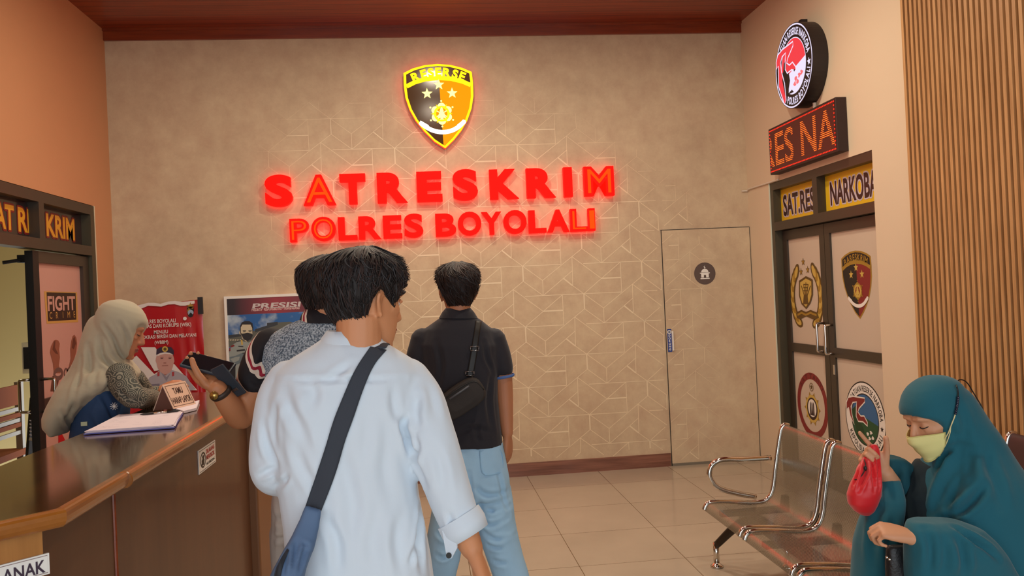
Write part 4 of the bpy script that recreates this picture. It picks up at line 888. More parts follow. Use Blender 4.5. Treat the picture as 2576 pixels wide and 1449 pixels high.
# ================================================================== WAITING BENCHES
def perforated():
    m = bpy.data.materials.new('perforated_steel'); m.use_nodes = True; nt = m.node_tree; b = nt.nodes['Principled BSDF']; o = nt.nodes['Material Output']
    b.inputs['Base Color'].default_value = (*lin((150, 144, 130)), 1); b.inputs['Metallic'].default_value = 0.8; b.inputs['Roughness'].default_value = 0.26
    uv = nt.nodes.new('ShaderNodeUVMap'); uv.uv_map = 'UVMap'
    sx = nt.nodes.new('ShaderNodeSeparateXYZ'); nt.links.new(uv.outputs[0], sx.inputs[0])
    def M(op, a, bb=None, c=None):
        n = nt.nodes.new('ShaderNodeMath'); n.operation = op
        for i, v in enumerate((a, bb, c)):
            if v is None: continue
            if isinstance(v, (int, float)): n.inputs[i].default_value = v
            else: nt.links.new(v, n.inputs[i])
        return n.outputs[0]
    def dots(ou, ov):
        u = M('SUBTRACT', M('FRACT', M('ADD', sx.outputs[0], ou)), 0.5); v = M('SUBTRACT', M('FRACT', M('ADD', sx.outputs[1], ov)), 0.5)
        return M('LESS_THAN', M('ADD', M('MULTIPLY', u, u), M('MULTIPLY', M('MULTIPLY', v, v), 3.0)), 0.06)
    hole = M('MAXIMUM', dots(0, 0), dots(0.5, 0.5))
    tr = nt.nodes.new('ShaderNodeBsdfTransparent'); mx = nt.nodes.new('ShaderNodeMixShader')
    nt.links.new(hole, mx.inputs[0]); nt.links.new(b.outputs[0], mx.inputs[1]); nt.links.new(tr.outputs[0], mx.inputs[2]); nt.links.new(mx.outputs[0], o.inputs[0])
    return m
M_PERF = perforated(); M_BEAM = mat('dark_steel_beam', (58, 48, 40), 0.35, metal=0.7); M_BLKSEAT = mat('dark_maroon_upholstery', (66, 40, 40), 0.5)
# side profile of a seat: (x towards the wall, z)
PROF = spline([(0.000, 0.352), (0.012, 0.378), (0.045, 0.392), (0.16, 0.385), (0.28, 0.372), (0.350, 0.385), (0.385, 0.44), (0.405, 0.55), (0.430, 0.68), (0.448, 0.755), (0.468, 0.778), (0.492, 0.772)], 5)
def seat_unit(parent, x0, y0, y1, shell):
    n = len(PROF); V = []; F = []; L = np.r_[0, np.cumsum(np.hypot(*np.diff(PROF, axis=0).T))]
    ny = 6
    for j in range(ny+1):
        y = y0+0.012+(y1-y0-0.024)*j/ny
        for p in PROF: V.append((x0+p[0], y, p[1]))
    for j in range(ny):
        for i in range(n-1): F.append((j*n+i, (j+1)*n+i, (j+1)*n+i+1, j*n+i+1))
    st = mesh_object('seat_shell', V, F, shell, None, parent, True)
    uvl = st.data.uv_layers.new(name='UVMap')
    for lp in st.data.loops:
        k = lp.vertex_index; uvl.data[lp.index].uv = (V[k][1]/0.0105, L[k % n]/0.0062)
    for y, ny_ in ((y0, 0), (y1, 0)):
        MB().tube([(x0+p[0], y, p[1]) for p in PROF], 0.0125, M_CHROME, 10).build('side_rail', parent, True)
    for ya in (y0+0.06, y1-0.10):
        MB().prism([(x0+0.06, ya, 0.335), (x0+0.43, ya, 0.335), (x0+0.43, ya, 0.42), (x0+0.405, ya, 0.42), (x0+0.395, ya, 0.365), (x0+0.06, ya, 0.362)], (0, 0.04, 0), M_BEAM).build('seat_bracket', parent)
def armrest(parent, x0, y):
    P = spline([(x0+0.395, y, 0.598), (x0+0.25, y, 0.600), (x0+0.12, y, 0.606), (x0+0.062, y, 0.575), (x0+0.05, y, 0.52), (x0+0.09, y, 0.462), (x0+0.18, y, 0.425), (x0+0.30, y, 0.395)], 6)
    MB().tube(P, 0.0155, M_CHROME, 12).build('armrest', parent, True)
def leg(parent, xb, yb, xf, yf):
    MB().tube(spline([(xb, yb, 0.315), ((xb*0.55+xf*0.45), yb*0.55+yf*0.45, 0.255), (xf, yf, 0.118)], 6), np.linspace(0.026, 0.016, 13), M_BEAM, 12, flat=1.25).tube([(xf, yf, 0.135), (xf, yf, 0.026)], 0.0165, M_CHROME, 12).lathe((xf, yf, 0.0), [(0.034, 0.0), (0.036, 0.008), (0.024, 0.016), (0.012, 0.030)], M_CHROME, 20).build('leg', parent, True)
X1 = 1.435
b1_ = empty('waiting_bench', (X1+0.25, 3.24, 0), 'perforated steel four-seat waiting bench with chrome rails on which the veiled woman sits', 'bench')
SY = [(3.83, 4.33), (3.27, 3.77), (2.71, 3.21), (2.15, 2.65)]
for y0, y1 in SY: seat_unit(b1_, X1, y0, y1, M_PERF)
MB().box(X1+0.20, X1+0.27, 2.12, 4.36, 0.290, 0.335, M_BEAM).build('beam', b1_)
armrest(b1_, X1, 4.36); armrest(b1_, X1, 2.12)
leg(b1_, X1+0.235, 4.22, X1+0.10, 4.46); leg(b1_, X1+0.235, 4.22, X1+0.46, 4.36); leg(b1_, X1+0.235, 2.3, X1+0.07, 2.2); leg(b1_, X1+0.235, 2.3, X1+0.46, 2.2)
X2 = 2.16
b2_ = empty('waiting_bench', (X2+0.25, 2.9, 0), 'dark maroon waiting bench behind the seated woman against the slatted wall', 'bench')
for y0, y1 in ((3.22, 3.72), (2.66, 3.16), (2.10, 2.60)): seat_unit(b2_, X2+0.13, y0, y1, M_BLKSEAT)
MB().box(X2+0.33, X2+0.40, 2.08, 3.75, 0.290, 0.335, M_BEAM).build('beam', b2_)
armrest(b2_, X2, 3.76)
leg(b2_, X2+0.365, 3.6, X2+0.2, 3.66); leg(b2_, X2+0.365, 3.6, X2+0.58, 3.66); leg(b2_, X2+0.365, 2.2, X2+0.2, 2.15); leg(b2_, X2+0.365, 2.2, X2+0.58, 2.15)
# ================================================================== PEOPLE: TOOLS
def fuse(shapes, voxel, smooth=3):
    """closed overlapping shapes -> one continuous skin; returns verts, faces, normals"""
    V = []; F = []
    for v, f in shapes:
        k = len(V); V.extend([tuple(map(float, p)) for p in v]); F.extend([tuple(int(a)+k for a in q) for q in f])
    me = bpy.data.meshes.new('fuse'); me.from_pydata(V, [], F); me.update()
    o = bpy.data.objects.new('fuse', me); COL.objects.link(o)
    m = o.modifiers.new('r', 'REMESH'); m.mode = 'VOXEL'; m.voxel_size = voxel; m.adaptivity = 0
    if smooth: q = o.modifiers.new('s', 'SMOOTH'); q.factor = 0.5; q.iterations = smooth
    dg = bpy.context.evaluated_depsgraph_get(); dg.update()
    ev = o.evaluated_get(dg); em = ev.to_mesh()
    n = len(em.vertices); co = np.empty(n*3); em.vertices.foreach_get('co', co); no = np.empty(n*3); em.vertices.foreach_get('normal', no)
    faces = [tuple(p.vertices) for p in em.polygons]
    ev.to_mesh_clear(); bpy.data.objects.remove(o); bpy.data.meshes.remove(me)
    return co.reshape(-1, 3), faces, no.reshape(-1, 3)
def bvh(V, F): return BVHTree.FromPolygons([Vector(p) for p in V], F)
def drape(pts, tree, lift=0.0, back=None):
    """pixel points -> points on the surface that the picture sees there"""
    out = []
    for x, y in pts:
        d = ray(x, y); d = d/np.linalg.norm(d); h = tree.ray_cast(Vector(CAM), Vector(d))
        if h[0] is not None: out.append(np.array(h[0])-d*lift)
        elif back is not None: out.append(aty(x, y, back))
    return np.array(out)
def crease(V, N, lines):
    """lines: (points, width, depth): folds pressed into a cloth surface"""
    D = np.zeros(len(V))
    for pts, w, dep in lines:
        if len(pts) < 2: continue
        P = spline(pts, 10); best = np.full(len(V), 9.0); bt = np.zeros(len(V))
        box = np.all((V > P.min(0)-4*w) & (V < P.max(0)+4*w), axis=1); idx = np.nonzero(box)[0]
        if not len(idx): continue
        q = V[idx]; d2 = ((q[:, None, :]-P[None, :, :])**2).sum(2); k = d2.argmin(1); r = np.sqrt(d2[np.arange(len(idx)), k]); t = k/(len(P)-1)
        tp = np.clip(np.sin(PI*np.clip(t, 0.02, 0.98)), 0, 1)**0.6
        D[idx] += dep*tp*(-np.exp(-(r/w)**2)+0.6*np.exp(-((r-1.8*w)/(0.9*w))**2))
    return V+N*D[:, None]
def ripple(V, N, amp, freq, seed, stretch=(1, 1, 0.35)):
    g = np.random.default_rng(seed); D = np.zeros(len(V)); S = np.array(stretch)
    for k in range(7):
        d = g.normal(size=3)*S; d /= np.linalg.norm(d)/ (freq*(0.6+0.9*g.random())); D += np.sin(V@d+g.random()*6.28+1.3*np.sin(V@(d[[1, 2, 0]]*0.7)))
    return V+N*(amp*D/2.6)[:, None]
def TR(y, xl, xr, Y, db, df, n=28, e=2.4, y2=None):
    """horizontal cross-section given by its left and right outline in the picture, its distance and depth (towards / away from the camera)"""
    L = aty(xl, y, Y); R = aty(xr, y if y2 is None else y2, Y); c = (L+R)/2; u = (R-L)/2; out = []
    for k in range(n):
        t = 2*PI*k/n; ct, st = math.cos(t), math.sin(t)
        a = math.copysign(abs(ct)**(2/e), ct); b = math.copysign(abs(st)**(2/e), st)
        out.append(c+u*a+np.array([0, 1.0, 0])*(b*(df if b > 0 else db)))
    return out
def limb(pts, n=16, flat=1.0, m=5):
    """(px, py, Y, radius) along a limb -> smooth tapering tube with round ends"""
    P = [np.append(aty(a, b, Y), r) for a, b, Y, r in pts]; S = spline(P, m)
    d0 = S[0][:3]-S[1][:3]; d0 /= np.linalg.norm(d0); d1 = S[-1][:3]-S[-2][:3]; d1 /= np.linalg.norm(d1)
    pre = [np.append(S[0][:3]+d0*S[0][3]*k, S[0][3]*q) for k, q in ((0.75, 0.35), (0.45, 0.78))]; post = [np.append(S[-1][:3]+d1*S[-1][3]*k, S[-1][3]*q) for k, q in ((0.45, 0.78), (0.75, 0.35))]
    S = np.vstack([pre, S, post]); return tube(S[:, :3], S[:, 3], n, True, flat)
def limb3(P, n=16, m=5):
    S = spline(P, m); d0 = S[0][:3]-S[1][:3]; d0 /= np.linalg.norm(d0); d1 = S[-1][:3]-S[-2][:3]; d1 /= np.linalg.norm(d1)
    S = np.vstack([[np.append(S[0][:3]+d0*S[0][3]*0.6, S[0][3]*0.6)], S, [np.append(S[-1][:3]+d1*S[-1][3]*0.6, S[-1][3]*0.6)]])
    return tube(S[:, :3], S[:, 3], n)
def ball(c, r, n=14, M=None):
    v = []; f = []; r = np.array([r]*3 if np.isscalar(r) else r)
    for j in range(1, n):
        a = PI*j/n
        for k in range(n): b = 2*PI*k/n; v.append(np.array([math.sin(a)*math.cos(b), math.sin(a)*math.sin(b), math.cos(a)])*r)
    f = [(j*n+k, (j+1)*n+k, (j+1)*n+(k+1) % n, j*n+(k+1) % n) for j in range(n-2) for k in range(n)]
    v += [np.array([0, 0, r[2]]), np.array([0, 0, -r[2]])]; a = len(v)-2
    f += [(a, k, (k+1) % n) for k in range(n)]+[(a+1, (n-2)*n+(k+1) % n, (n-2)*n+k) for k in range(n)]
    v = [np.array(c)+(M@p if M is not None else p) for p in v]; return v, f
def rotz(a): c, s = math.cos(a), math.sin(a); return np.array([[c, -s, 0], [s, c, 0], [0, 0, 1.0]])
def rotx(a): c, s = math.cos(a), math.sin(a); return np.array([[1.0, 0, 0], [0, c, -s], [0, s, c]])
def roty(a): c, s = math.cos(a), math.sin(a); return np.array([[c, 0, s], [0, 1.0, 0], [-s, 0, c]])

# head: z from the chin (0) to the crown (0.224); y forward; rows: z, front, back, half width
HEAD = np.array([(-0.006, 0.072, 0.030, 0.016), (0.004, 0.082, 0.004, 0.030), (0.020, 0.088, -0.020, 0.043), (0.040, 0.089, -0.045, 0.054), (0.060, 0.090, -0.066, 0.060), (0.080, 0.090, -0.080, 0.065), (0.100, 0.088, -0.089, 0.070),
                 (0.116, 0.085, -0.094, 0.073), (0.134, 0.091, -0.098, 0.0755), (0.155, 0.089, -0.100, 0.077), (0.176, 0.080, -0.096, 0.075), (0.194, 0.064, -0.085, 0.067), (0.208, 0.044, -0.066, 0.052), (0.218, 0.020, -0.042, 0.033), (0.224, -0.004, -0.020, 0.012)])
def head_row(z):
    z = np.clip(z, HEAD[0, 0], HEAD[-1, 0]); return [np.interp(z, HEAD[:, 0], HEAD[:, k]) for k in (1, 2, 3)]
def head_pt(z, t, off=0.0):
    f, b, w = head_row(z); cy = (f+b)/2-0.004; ct, st = math.cos(t), math.sin(t); e = 2/2.25
    x = math.copysign(abs(ct)**e, ct)*(w+off); y = math.copysign(abs(st)**e, st)*(((f-b)/2)+off)+(f+b)/2
    return np.array([x, y, z])
def head_shapes(T, s=1.0, nose=1.0, ears=True):
    """T: function local point -> world point"""
    S = []
    zs = np.concatenate([np.linspace(-0.006, 0.2, 26), [0.208, 0.214, 0.219, 0.2225, 0.224]])
    S.append(loft([[T(head_pt(z, 2*PI*k/30)*s) for k in range(30)] for z in zs]))
    tb = lambda pts, r: tube([T(np.array(p)*s) for p in pts], [x*s for x in r], 10)
    S.append(tb([(0, 0.084, 0.128), (0, 0.093, 0.108), (0, 0.101*nose, 0.090), (0, 0.106*nose, 0.078), (0, 0.096, 0.070)], [0.007, 0.0085, 0.0105, 0.0115, 0.007]))
    for g in (-1, 1):
        S.append(tb([(g*0.006, 0.094, 0.074), (g*0.013, 0.090, 0.075), (g*0.016, 0.082, 0.078)], [0.007, 0.008, 0.005]))
        S.append(tb([(g*0.008, 0.090, 0.137), (g*0.030, 0.086, 0.140), (g*0.050, 0.070, 0.134)], [0.006, 0.009, 0.006]))      # brow
        S.append(tb([(g*0.030, 0.076, 0.098), (g*0.046, 0.062, 0.094), (g*0.060, 0.036, 0.098)], [0.010, 0.012, 0.010]))      # cheekbone
        if ears:
            S.append(tb([(g*0.071, -0.004, 0.076), (g*0.079, -0.012, 0.088), (g*0.086, -0.022, 0.104), (g*0.086, -0.020, 0.122), (g*0.080, -0.008, 0.130), (g*0.075, 0.002, 0.122)], [0.006, 0.0065, 0.0055, 0.0055, 0.005, 0.004]))
            S.append(tb([(g*0.072, -0.004, 0.082), (g*0.077, -0.012, 0.104), (g*0.074, -0.006, 0.122)], [0.006, 0.008, 0.006]))
            S.append(tb([(g*0.071, 0.0, 0.082), (g*0.077, -0.003, 0.074), (g*0.072, -0.002, 0.070)], [0.005, 0.0065, 0.005]))
    S.append(tb([(-0.022, 0.080, 0.047), (-0.010, 0.0905, 0.050), (0, 0.0915, 0.049), (0.010, 0.0905, 0.050), (0.022, 0.080, 0.047)], [0.003, 0.0052, 0.0055, 0.0052, 0.003]))
    S.append(tb([(-0.018, 0.081, 0.038), (0, 0.091, 0.037), (0.018, 0.081, 0.038)], [0.004, 0.006, 0.004]))
    S.append(tb([(-0.012, 0.078, 0.010), (0, 0.083, 0.008), (0.012, 0.078, 0.010)], [0.010, 0.011, 0.010]))
    return S
M_EYEW = mat('eye_white', (226, 216, 206), 0.3); M_IRIS = mat('eye_dark_brown', (36, 22, 16), 0.15); M_LIP = mat('lip_tone', (150, 84, 74), 0.45); M_BROW = mat('brow_hair', (30, 22, 20), 0.7)
def face_parts(T, s, parent, skin, lids=0.5, closed=False, brows=True):
    for g in (-1, 1):
        if closed:
            P = [T(np.array(p)*s) for p in ((g*0.015, 0.0795, 0.1125), (g*0.024, 0.0862, 0.1085), (g*0.035, 0.0850, 0.1080), (g*0.047, 0.0735, 0.1115))]
            MB().tube(spline(P, 4), [0.0006*s]+[0.0017*s]*11+[0.0006*s], M_BROW, 6).build('eyelashes', parent, True)
            continue
        c = np.array([g*0.031, 0.0705, 0.115])*s
        v, f = ball((0, 0, 0), 0.0125*s); mb = MB(); mb.add([T(p+c) for p in v], f, M_EYEW)
        v, f = ball((0, 0, 0), (0.0058*s, 0.0026*s, 0.0058*s)); mb.add([T(p+c+np.array([0, 0.0112, -0.001])*s) for p in v], f, M_IRIS)
        mb.build('eye', parent, True)
        P = [T(np.array(p)*s) for p in ((g*0.014, 0.079, 0.1195), (g*0.024, 0.0855, 0.1215-0.002*lids), (g*0.034, 0.0850, 0.1205-0.003*lids), (g*0.046, 0.074, 0.1165))]
        MB().tube(spline(P, 4), [0.002*s]+[0.0048*s]*11+[0.002*s], skin, 8).build('eyelid', parent, True)
        P = [T(np.array(p)*s) for p in ((g*0.012, 0.0975, 0.136), (g*0.026, 0.097, 0.1425), (g*0.042, 0.087, 0.1425), (g*0.054, 0.070, 0.136))]
        MB().tube(spline(P, 4), [0.002*s]+[0.0042*s]*11+[0.0014*s], M_BROW, 8).build('eyebrow', parent, True)
    mb = MB()
    mb.tube(spline([T(np.array(p)*s) for p in ((-0.021, 0.084, 0.0465), (-0.010, 0.0935, 0.0495), (0, 0.0955, 0.0485), (0.010, 0.0935, 0.0495), (0.021, 0.084, 0.0465))], 4), [0.0012]+[0.0042*s]*15+[0.0012], M_LIP, 8)
    mb.tube(spline([T(np.array(p)*s) for p in ((-0.019, 0.084, 0.0435), (0, 0.0945, 0.0395), (0.019, 0.084, 0.0435))], 6), [0.0012]+[0.0048*s]*11+[0.0012], M_LIP, 8)
    mb.build('lips', parent, True)
def frame_of(chin, yaw, pitch=0.0, roll=0.0):
    R = rotz(yaw)@rotx(pitch)@roty(roll); c = np.array(chin)
    return lambda p: c+R@np.array(p)
def hair(T, s, parent, m, seed, low, thick, nlock=420, name='hair', curl=0.0, length=0.16, flare=0.006):
    m2 = mat('hair_sheen_brown', (58, 42, 38), 0.6, spec=0.25); m3 = mat('hair_charcoal', (62, 60, 62), 0.6, spec=0.25)
    """low(t): hair line height around the head (t = 0 right, pi/2 front); thick(w, t): hair volume"""
    g = np.random.default_rng(seed); nt_, nw = 96, 22; V = []; F = []
    def pt(w, t, off):
        zl = low(t); z = zl+(0.2238-zl)*w; p = head_pt(z, t, off*min(1, (1-w)*3+0.25)); p[2] += off*w**2.0; return p
    for j in range(nw+1):
        w = j/nw
        for k in range(nt_):
            t = 2*PI*k/nt_; rid = 0.0016*math.sin(t*31+5*w+2*math.sin(t*7))+0.0012*math.sin(t*53-7*w)
            o = (thick(w, t)+rid)*min(1, 0.12+w*6); V.append(T(pt(w, t, o)*s))
    for j in range(nw):
        for k in range(nt_): F.append((j*nt_+k, j*nt_+(k+1) % nt_, (j+1)*nt_+(k+1) % nt_, (j+1)*nt_+k))
    F.append(tuple(nw*nt_+k for k in range(nt_)))
    mb = MB(); mb.add(V, F, m)
    for i in range(nlock*2):
        t = g.random()*2*PI; w0 = 0.16+0.88*g.random()**0.9; w0 = min(w0, 0.985); dw = (length/0.16)*(0.16+0.16*g.random()); dt = (g.random()-0.5)*0.5+curl; P = []; n = 5
        lift = flare*(0.4+g.random())*(0.35+0.65*min(1, w0*1.6))
        for q in range(n+1):
            u = q/n; w = max(0.005, w0-dw*u); tt = t+dt*u*u
            P.append(T(pt(w, tt, thick(w, tt)*min(1, 0.25+w*5)+0.0012+lift*u*u-0.001)*s))
        r = (0.0021+0.0022*g.random())*s
        mb.tube(spline(P, 2), [r*0.5]+[r*(1-0.82*(q/(2*n))**1.5) for q in range(1, 2*n)]+[r*0.08], m if g.random() < 0.55 else m2 if g.random() < 0.6 else m3, 5, True, 0.55)
    return mb.build(name, parent, True)
FING = ((0.030, 0.090, 0.072, 0.0088), (0.0105, 0.096, 0.080, 0.0090), (-0.0095, 0.093, 0.074, 0.0086), (-0.0285, 0.084, 0.058, 0.0076))
def hand_shapes(W, D, N, side, curls, s=1.0, thumb=(0.6, 0.3, 0.2), spread=0.05):
    """W wrist, D towards the fingers, N out of the palm, side = +1 / -1 which side the thumb is on; curls: bend of each finger's joints"""
    W = np.array(W, float); D = np.array(D, float); D /= np.linalg.norm(D); N = np.array(N, float); N -= D*np.dot(N, D); N /= np.linalg.norm(N); T = np.cross(D, N)*side
    P = lambda t, d, n: W+(T*t+D*d+N*n)*s; S = []; rings = []
    for d, hw, ht, ct in ((-0.012, 0.026, 0.019, 0), (0.010, 0.028, 0.018, 0), (0.035, 0.036, 0.0175, 0.002), (0.062, 0.041, 0.0155, 0.001), (0.085, 0.041, 0.0125, 0), (0.096, 0.036, 0.009, 0)):
        rings.append([P(ct+hw*math.copysign(abs(math.cos(a))**0.8, math.cos(a)), d, ht*math.copysign(abs(math.sin(a))**0.8, math.sin(a))) for a in np.linspace(0, 2*PI, 21)[:-1]])
    S.append(loft(rings))
    for (t, d, L, r), cv in zip(FING, curls):
        p = P(t*0.98, d-0.018, -0.001); dirv = D*math.cos(spread*t*20)+T*math.sin(spread*t*20); nn = N.copy(); pts = [p, P(t, d, -0.001)]; rad = [r*1.02, r*1.05]; q = pts[-1]
        ax = np.cross(dirv, nn)
        for seg, c in zip((0.44, 0.30, 0.26), cv):
            ca, sa = math.cos(c), math.sin(c); d2 = dirv*ca+nn*sa; nn = nn*ca-dirv*sa; dirv = d2
            q = q+dirv*L*seg*s*0.5; pts.append(q); rad.append(r*(0.97-0.05*len(pts)/3)); q = q+dirv*L*seg*s*0.5; pts.append(q); rad.append(r*(0.99-0.06*len(pts)/3))
        rad = [x*s for x in rad]; pts.append(q+dirv*rad[-1]*0.55); rad.append(rad[-1]*0.55); S.append(tube(pts, rad, 10))
    a, b, c = thumb; q = P(0.024, 0.022, 0.006); dirv = D*math.cos(a)+T*math.sin(a); dirv = dirv*math.cos(b)+N*math.sin(b); pts = [P(0.014, 0.008, 0.003), q]; rad = [0.013*s, 0.0135*s]
    for L, r, k in ((0.042, 0.0115, 0.0), (0.031, 0.0102, c), (0.024, 0.0092, c)):
        dirv = dirv*math.cos(k)+(D*0.7-T*0.5+N*0.4)*math.sin(k); dirv /= np.linalg.norm(dirv); q = q+dirv*L*s; pts.append(q); rad.append(r*s)
    pts.append(q+dirv*0.005*s); rad.append(0.005*s); S.append(tube(pts, rad, 10)); return S
HANG = ((0.25, 0.35, 0.25), (0.3, 0.4, 0.3), (0.35, 0.45, 0.3), (0.4, 0.5, 0.3))
def shoe(mb, heel, d, m, L=0.27):
    d = np.array([d[0], d[1], 0.0]); d /= np.linalg.norm(d); w = np.cross(d, [0, 0, 1]); h = np.array([heel[0], heel[1], 0.0]); R = []
    for t, hw, top in ((-0.02, 0.018, 0.05), (0.0, 0.034, 0.085), (0.06, 0.040, 0.095), (0.12, 0.044, 0.075), (0.19, 0.048, 0.055), (0.24, 0.042, 0.045), (0.272, 0.022, 0.03)):
        R.append([h+d*t*L/0.27+w*hw*math.cos(a)+np.array([0, 0, 0.004+top*(0.5+0.5*math.sin(a))]) for a in np.linspace(0, 2*PI, 17)[:-1]])
    v, f = loft(R); return mb.add(v, f, m)
def cloth(name, shapes, voxel, m, parent, lines=(), rip=(0.0, 20, 1), smooth=4, fm=None):
    V, F, N = fuse(shapes, voxel, smooth)
    if lines:
        tr = bvh(V, F); V = crease(V, N, [(drape(p, tr), w, d*1.25) for p, w, d in lines])
    if rip[0]: V = ripple(V, N, *rip)
    mats = m if isinstance(m, list) else [m]; idx = None
    if fm is not None:
        C = np.array([V[list(f)].mean(0) for f in F]); idx = [fm(c) for c in C]
    return mesh_object(name, V, F, mats, idx, parent, True), V, F
def skin_mat(name, rgb):
    m = mat(name, rgb, 0.5, spec=0.4, var=0.07, vscale=9, bump=0.04, bscale=220); b = m.node_tree.nodes['Principled BSDF']
    b.inputs['Subsurface Weight'].default_value = 0.12; b.inputs['Subsurface Radius'].default_value = (0.01, 0.004, 0.002); b.inputs['Subsurface Scale'].default_value = 0.6; return m
M_HAIR = mat('black_hair', (34, 27, 26), 0.55, spec=0.35, var=0.5, vscale=30); M_HAIR2 = mat('dark_brown_hair', (38, 25, 22), 0.55, spec=0.35, var=0.4, vscale=30)
def ribbon(name, tree, left, right, m, parent, lift=0.004, thick=0.003, n=40, back=None):
    """flat band lying on a surface between two outlines given in the picture"""
    A = spline(left, 8); B = spline(right, 8); ta = np.linspace(0, len(A)-1, n).round().astype(int); tb = np.linspace(0, len(B)-1, n).round().astype(int); rows = []
    for i, j in zip(ta, tb):
        r = []
        for k in np.linspace(0, 1, 6):
            p = A[i]*(1-k)+B[j]*k; d = ray(*p); d = d/np.linalg.norm(d); h = tree.ray_cast(Vector(CAM), Vector(d)); 
            r.append((np.array(h[0])-d*lift) if h[0] is not None else None)
        rows.append(r)
    rows = [r for r in rows if sum(x is not None for x in r) >= 4]
    for r in rows:
        ok = [k for k in range(6) if r[k] is not None]
        for k in range(6):
            if r[k] is None: q = min(ok, key=lambda z: abs(z-k)); r[k] = r[q]+(r[ok[-1]]-r[ok[0]])/(max(1, ok[-1]-ok[0]))*(k-q)
    G = np.array(rows)
    for _ in range(3): G[1:-1] = (G[:-2]+2*G[1:-1]+G[2:])/4
    dirs = G-CAM; dirs /= np.linalg.norm(dirs, axis=2)[:, :, None]; nn = len(G); V = list(G.reshape(-1, 3))+list((G+dirs*thick).reshape(-1, 3)); F = []
    for i in range(nn-1):
        for k in range(5): q = i*6+k; F.append((q, q+6, q+7, q+1)); q += nn*6; F.append((q, q+1, q+7, q+6))
        for k in (0, 5): q = i*6+k; F.append((q, q+6, q+6+nn*6, q+nn*6))
    for i in (0, nn-1):
        for k in range(5): q = i*6+k; F.append((q, q+1, q+1+nn*6, q+nn*6))
    return mesh_object(name, V, F, m, None, parent, True), G

def cap_shape(T, s, off, win):
    """close-fitting cloth over a head; win(p) = 1 inside the face opening"""
    zs = np.concatenate([np.linspace(-0.006, 0.2, 34), [0.208, 0.214, 0.219, 0.2225, 0.224]]); R = []
    for z in zs:
        r = []
        for k in range(48):
            p = head_pt(z, 2*PI*k/48); w = win(p); q = head_pt(z, 2*PI*k/48, off*(1-w)-0.03*w); q[2] = z+(off*max(0, (z-0.17)/0.054)); r.append(T(q*s))
        R.append(r)
    return loft(R)
def lid_bulge(T, s): return [ball(T(np.array([g*0.031, 0.0715, 0.1145])*s), 0.0145*s, 12) for g in (-1, 1)]
# ================================================================== PEOPLE: THE THREE VISITORS
def shrink(r, k=0.84): c = sum(np.array(p) for p in r)/len(r); return [c+(np.array(p)-c)*k for p in r]
def men_low(t):
    ph = abs(((t-1.5*PI+PI) % (2*PI))-PI); return float(np.interp(ph, [0, 0.8, 1.15, 1.45, 1.72, 2.0, 2.3, PI], [0.018, 0.026, 0.064, 0.132, 0.118, 0.098, 0.152, 0.176]))
ZPX = lambda z, Y: None
def leg_world(hip, knee, ankle, r): return limb3([np.append(hip, r[0]), np.append((np.array(hip)+np.array(knee))/2, (r[0]+r[1])/2), np.append(knee, r[1]), np.append((np.array(knee)*0.55+np.array(ankle)*0.45), r[1]*0.98), np.append(ankle, r[2])], 18)

# ---------------------------------------------------------------- A: man in the pale shirt, nearest the camera
SK_A = skin_mat('skin_warm', (206, 142, 100))
YA = 2.07
hA = np.array([-0.158, YA, 1.440]); TA = frame_of(hA, math.radians(-51), math.radians(-9))
ringsA = [TR(842, 826, 948, YA+0.01, .058, .055), TR(868, 788, 980, YA, .075, .07), TR(898, 738, 1030, YA, .092, .082), TR(935, 694, 1064, YA, .108, .092), TR(1000, 672, 1060, YA, .120, .10), TR(1080, 676, 1046, YA, .124, .11),
          TR(1160, 686, 1046, YA, .120, .11), TR(1240, 702, 1056, YA, .122, .115), TR(1320, 715, 1072, YA, .128, .12), TR(1400, 722, 1086, YA, .132, .125), TR(1480, 726, 1096, YA, .135, .13), TR(1545, 728, 1102, YA, .136, .132)]
armLA = [(732, 948, YA, .050), (706, 1002, YA, .055), (694, 1075, YA-.01, .056), (687, 1145, YA-.01, .055), (690, 1192, YA, .051), (725, 1203, YA+.10, .046), (768, 1196, YA+.20, .042)]
armRA = [(1024, 944, YA, .050), (1057, 1008, YA-.02, .060), (1080, 1085, YA-.04, .061), (1106, 1170, YA-.05, .059), (1134, 1250, YA-.06, .054), (1160, 1322, YA-.07, .048)]
hA_w = aty(1189, 1385, YA-.08); hA_d = aty(1216, 1449, YA-.10)-hA_w
bodyA = head_shapes(TA)+[tube([hA+np.array([0.0, -0.015, 0.07]), hA+np.array([-0.002, -0.02, 0.0]), hA+np.array([-0.004, -0.02, -0.06]), hA+np.array([-0.004, -0.012, -0.12])], [.055, .054, .058, .075], 18)]
bodyA += [loft([shrink(r, .80) for r in ringsA])]
bodyA += [limb([(a, b, c, r*.72) for a, b, c, r in armLA]), limb([(a, b, c, r*.72) for a, b, c, r in armRA[:-1]]+[(1163, 1330, YA-.07, .037), (1178, 1360, YA-.075, .031), (1190, 1386, YA-.08, .026)])]
bodyA += hand_shapes(hA_w, hA_d, np.array([-1.0, 0.25, 0.1]), 1, HANG, 1.0, (0.45, 0.35, 0.2))
wl = aty(770, 1198, YA+.21); bodyA += [limb3([np.append(wl, .036), np.append(wl+np.array([.06, .03, .01]), .028)])]+hand_shapes(wl+np.array([.06, .03, .01]), (0.9, .5, .1), (0, 0.2, -1), 1, ((.5, .6, .4),)*4)
hipx = aty(915, 1500, YA)[0]
legsA = [(np.array([hipx-.09, YA, .84]), np.array([hipx-.10, YA+.03, .47]), np.array([hipx-.11, YA-.02, .09])), (np.array([hipx+.09, YA, .84]), np.array([hipx+.10, YA+.08, .47]), np.array([hipx+.12, YA+.06, .09]))]
for l in legsA: bodyA.append(leg_world(*l, (.075, .05, .038)))
V, F, N = fuse(bodyA, 0.0042, 3)
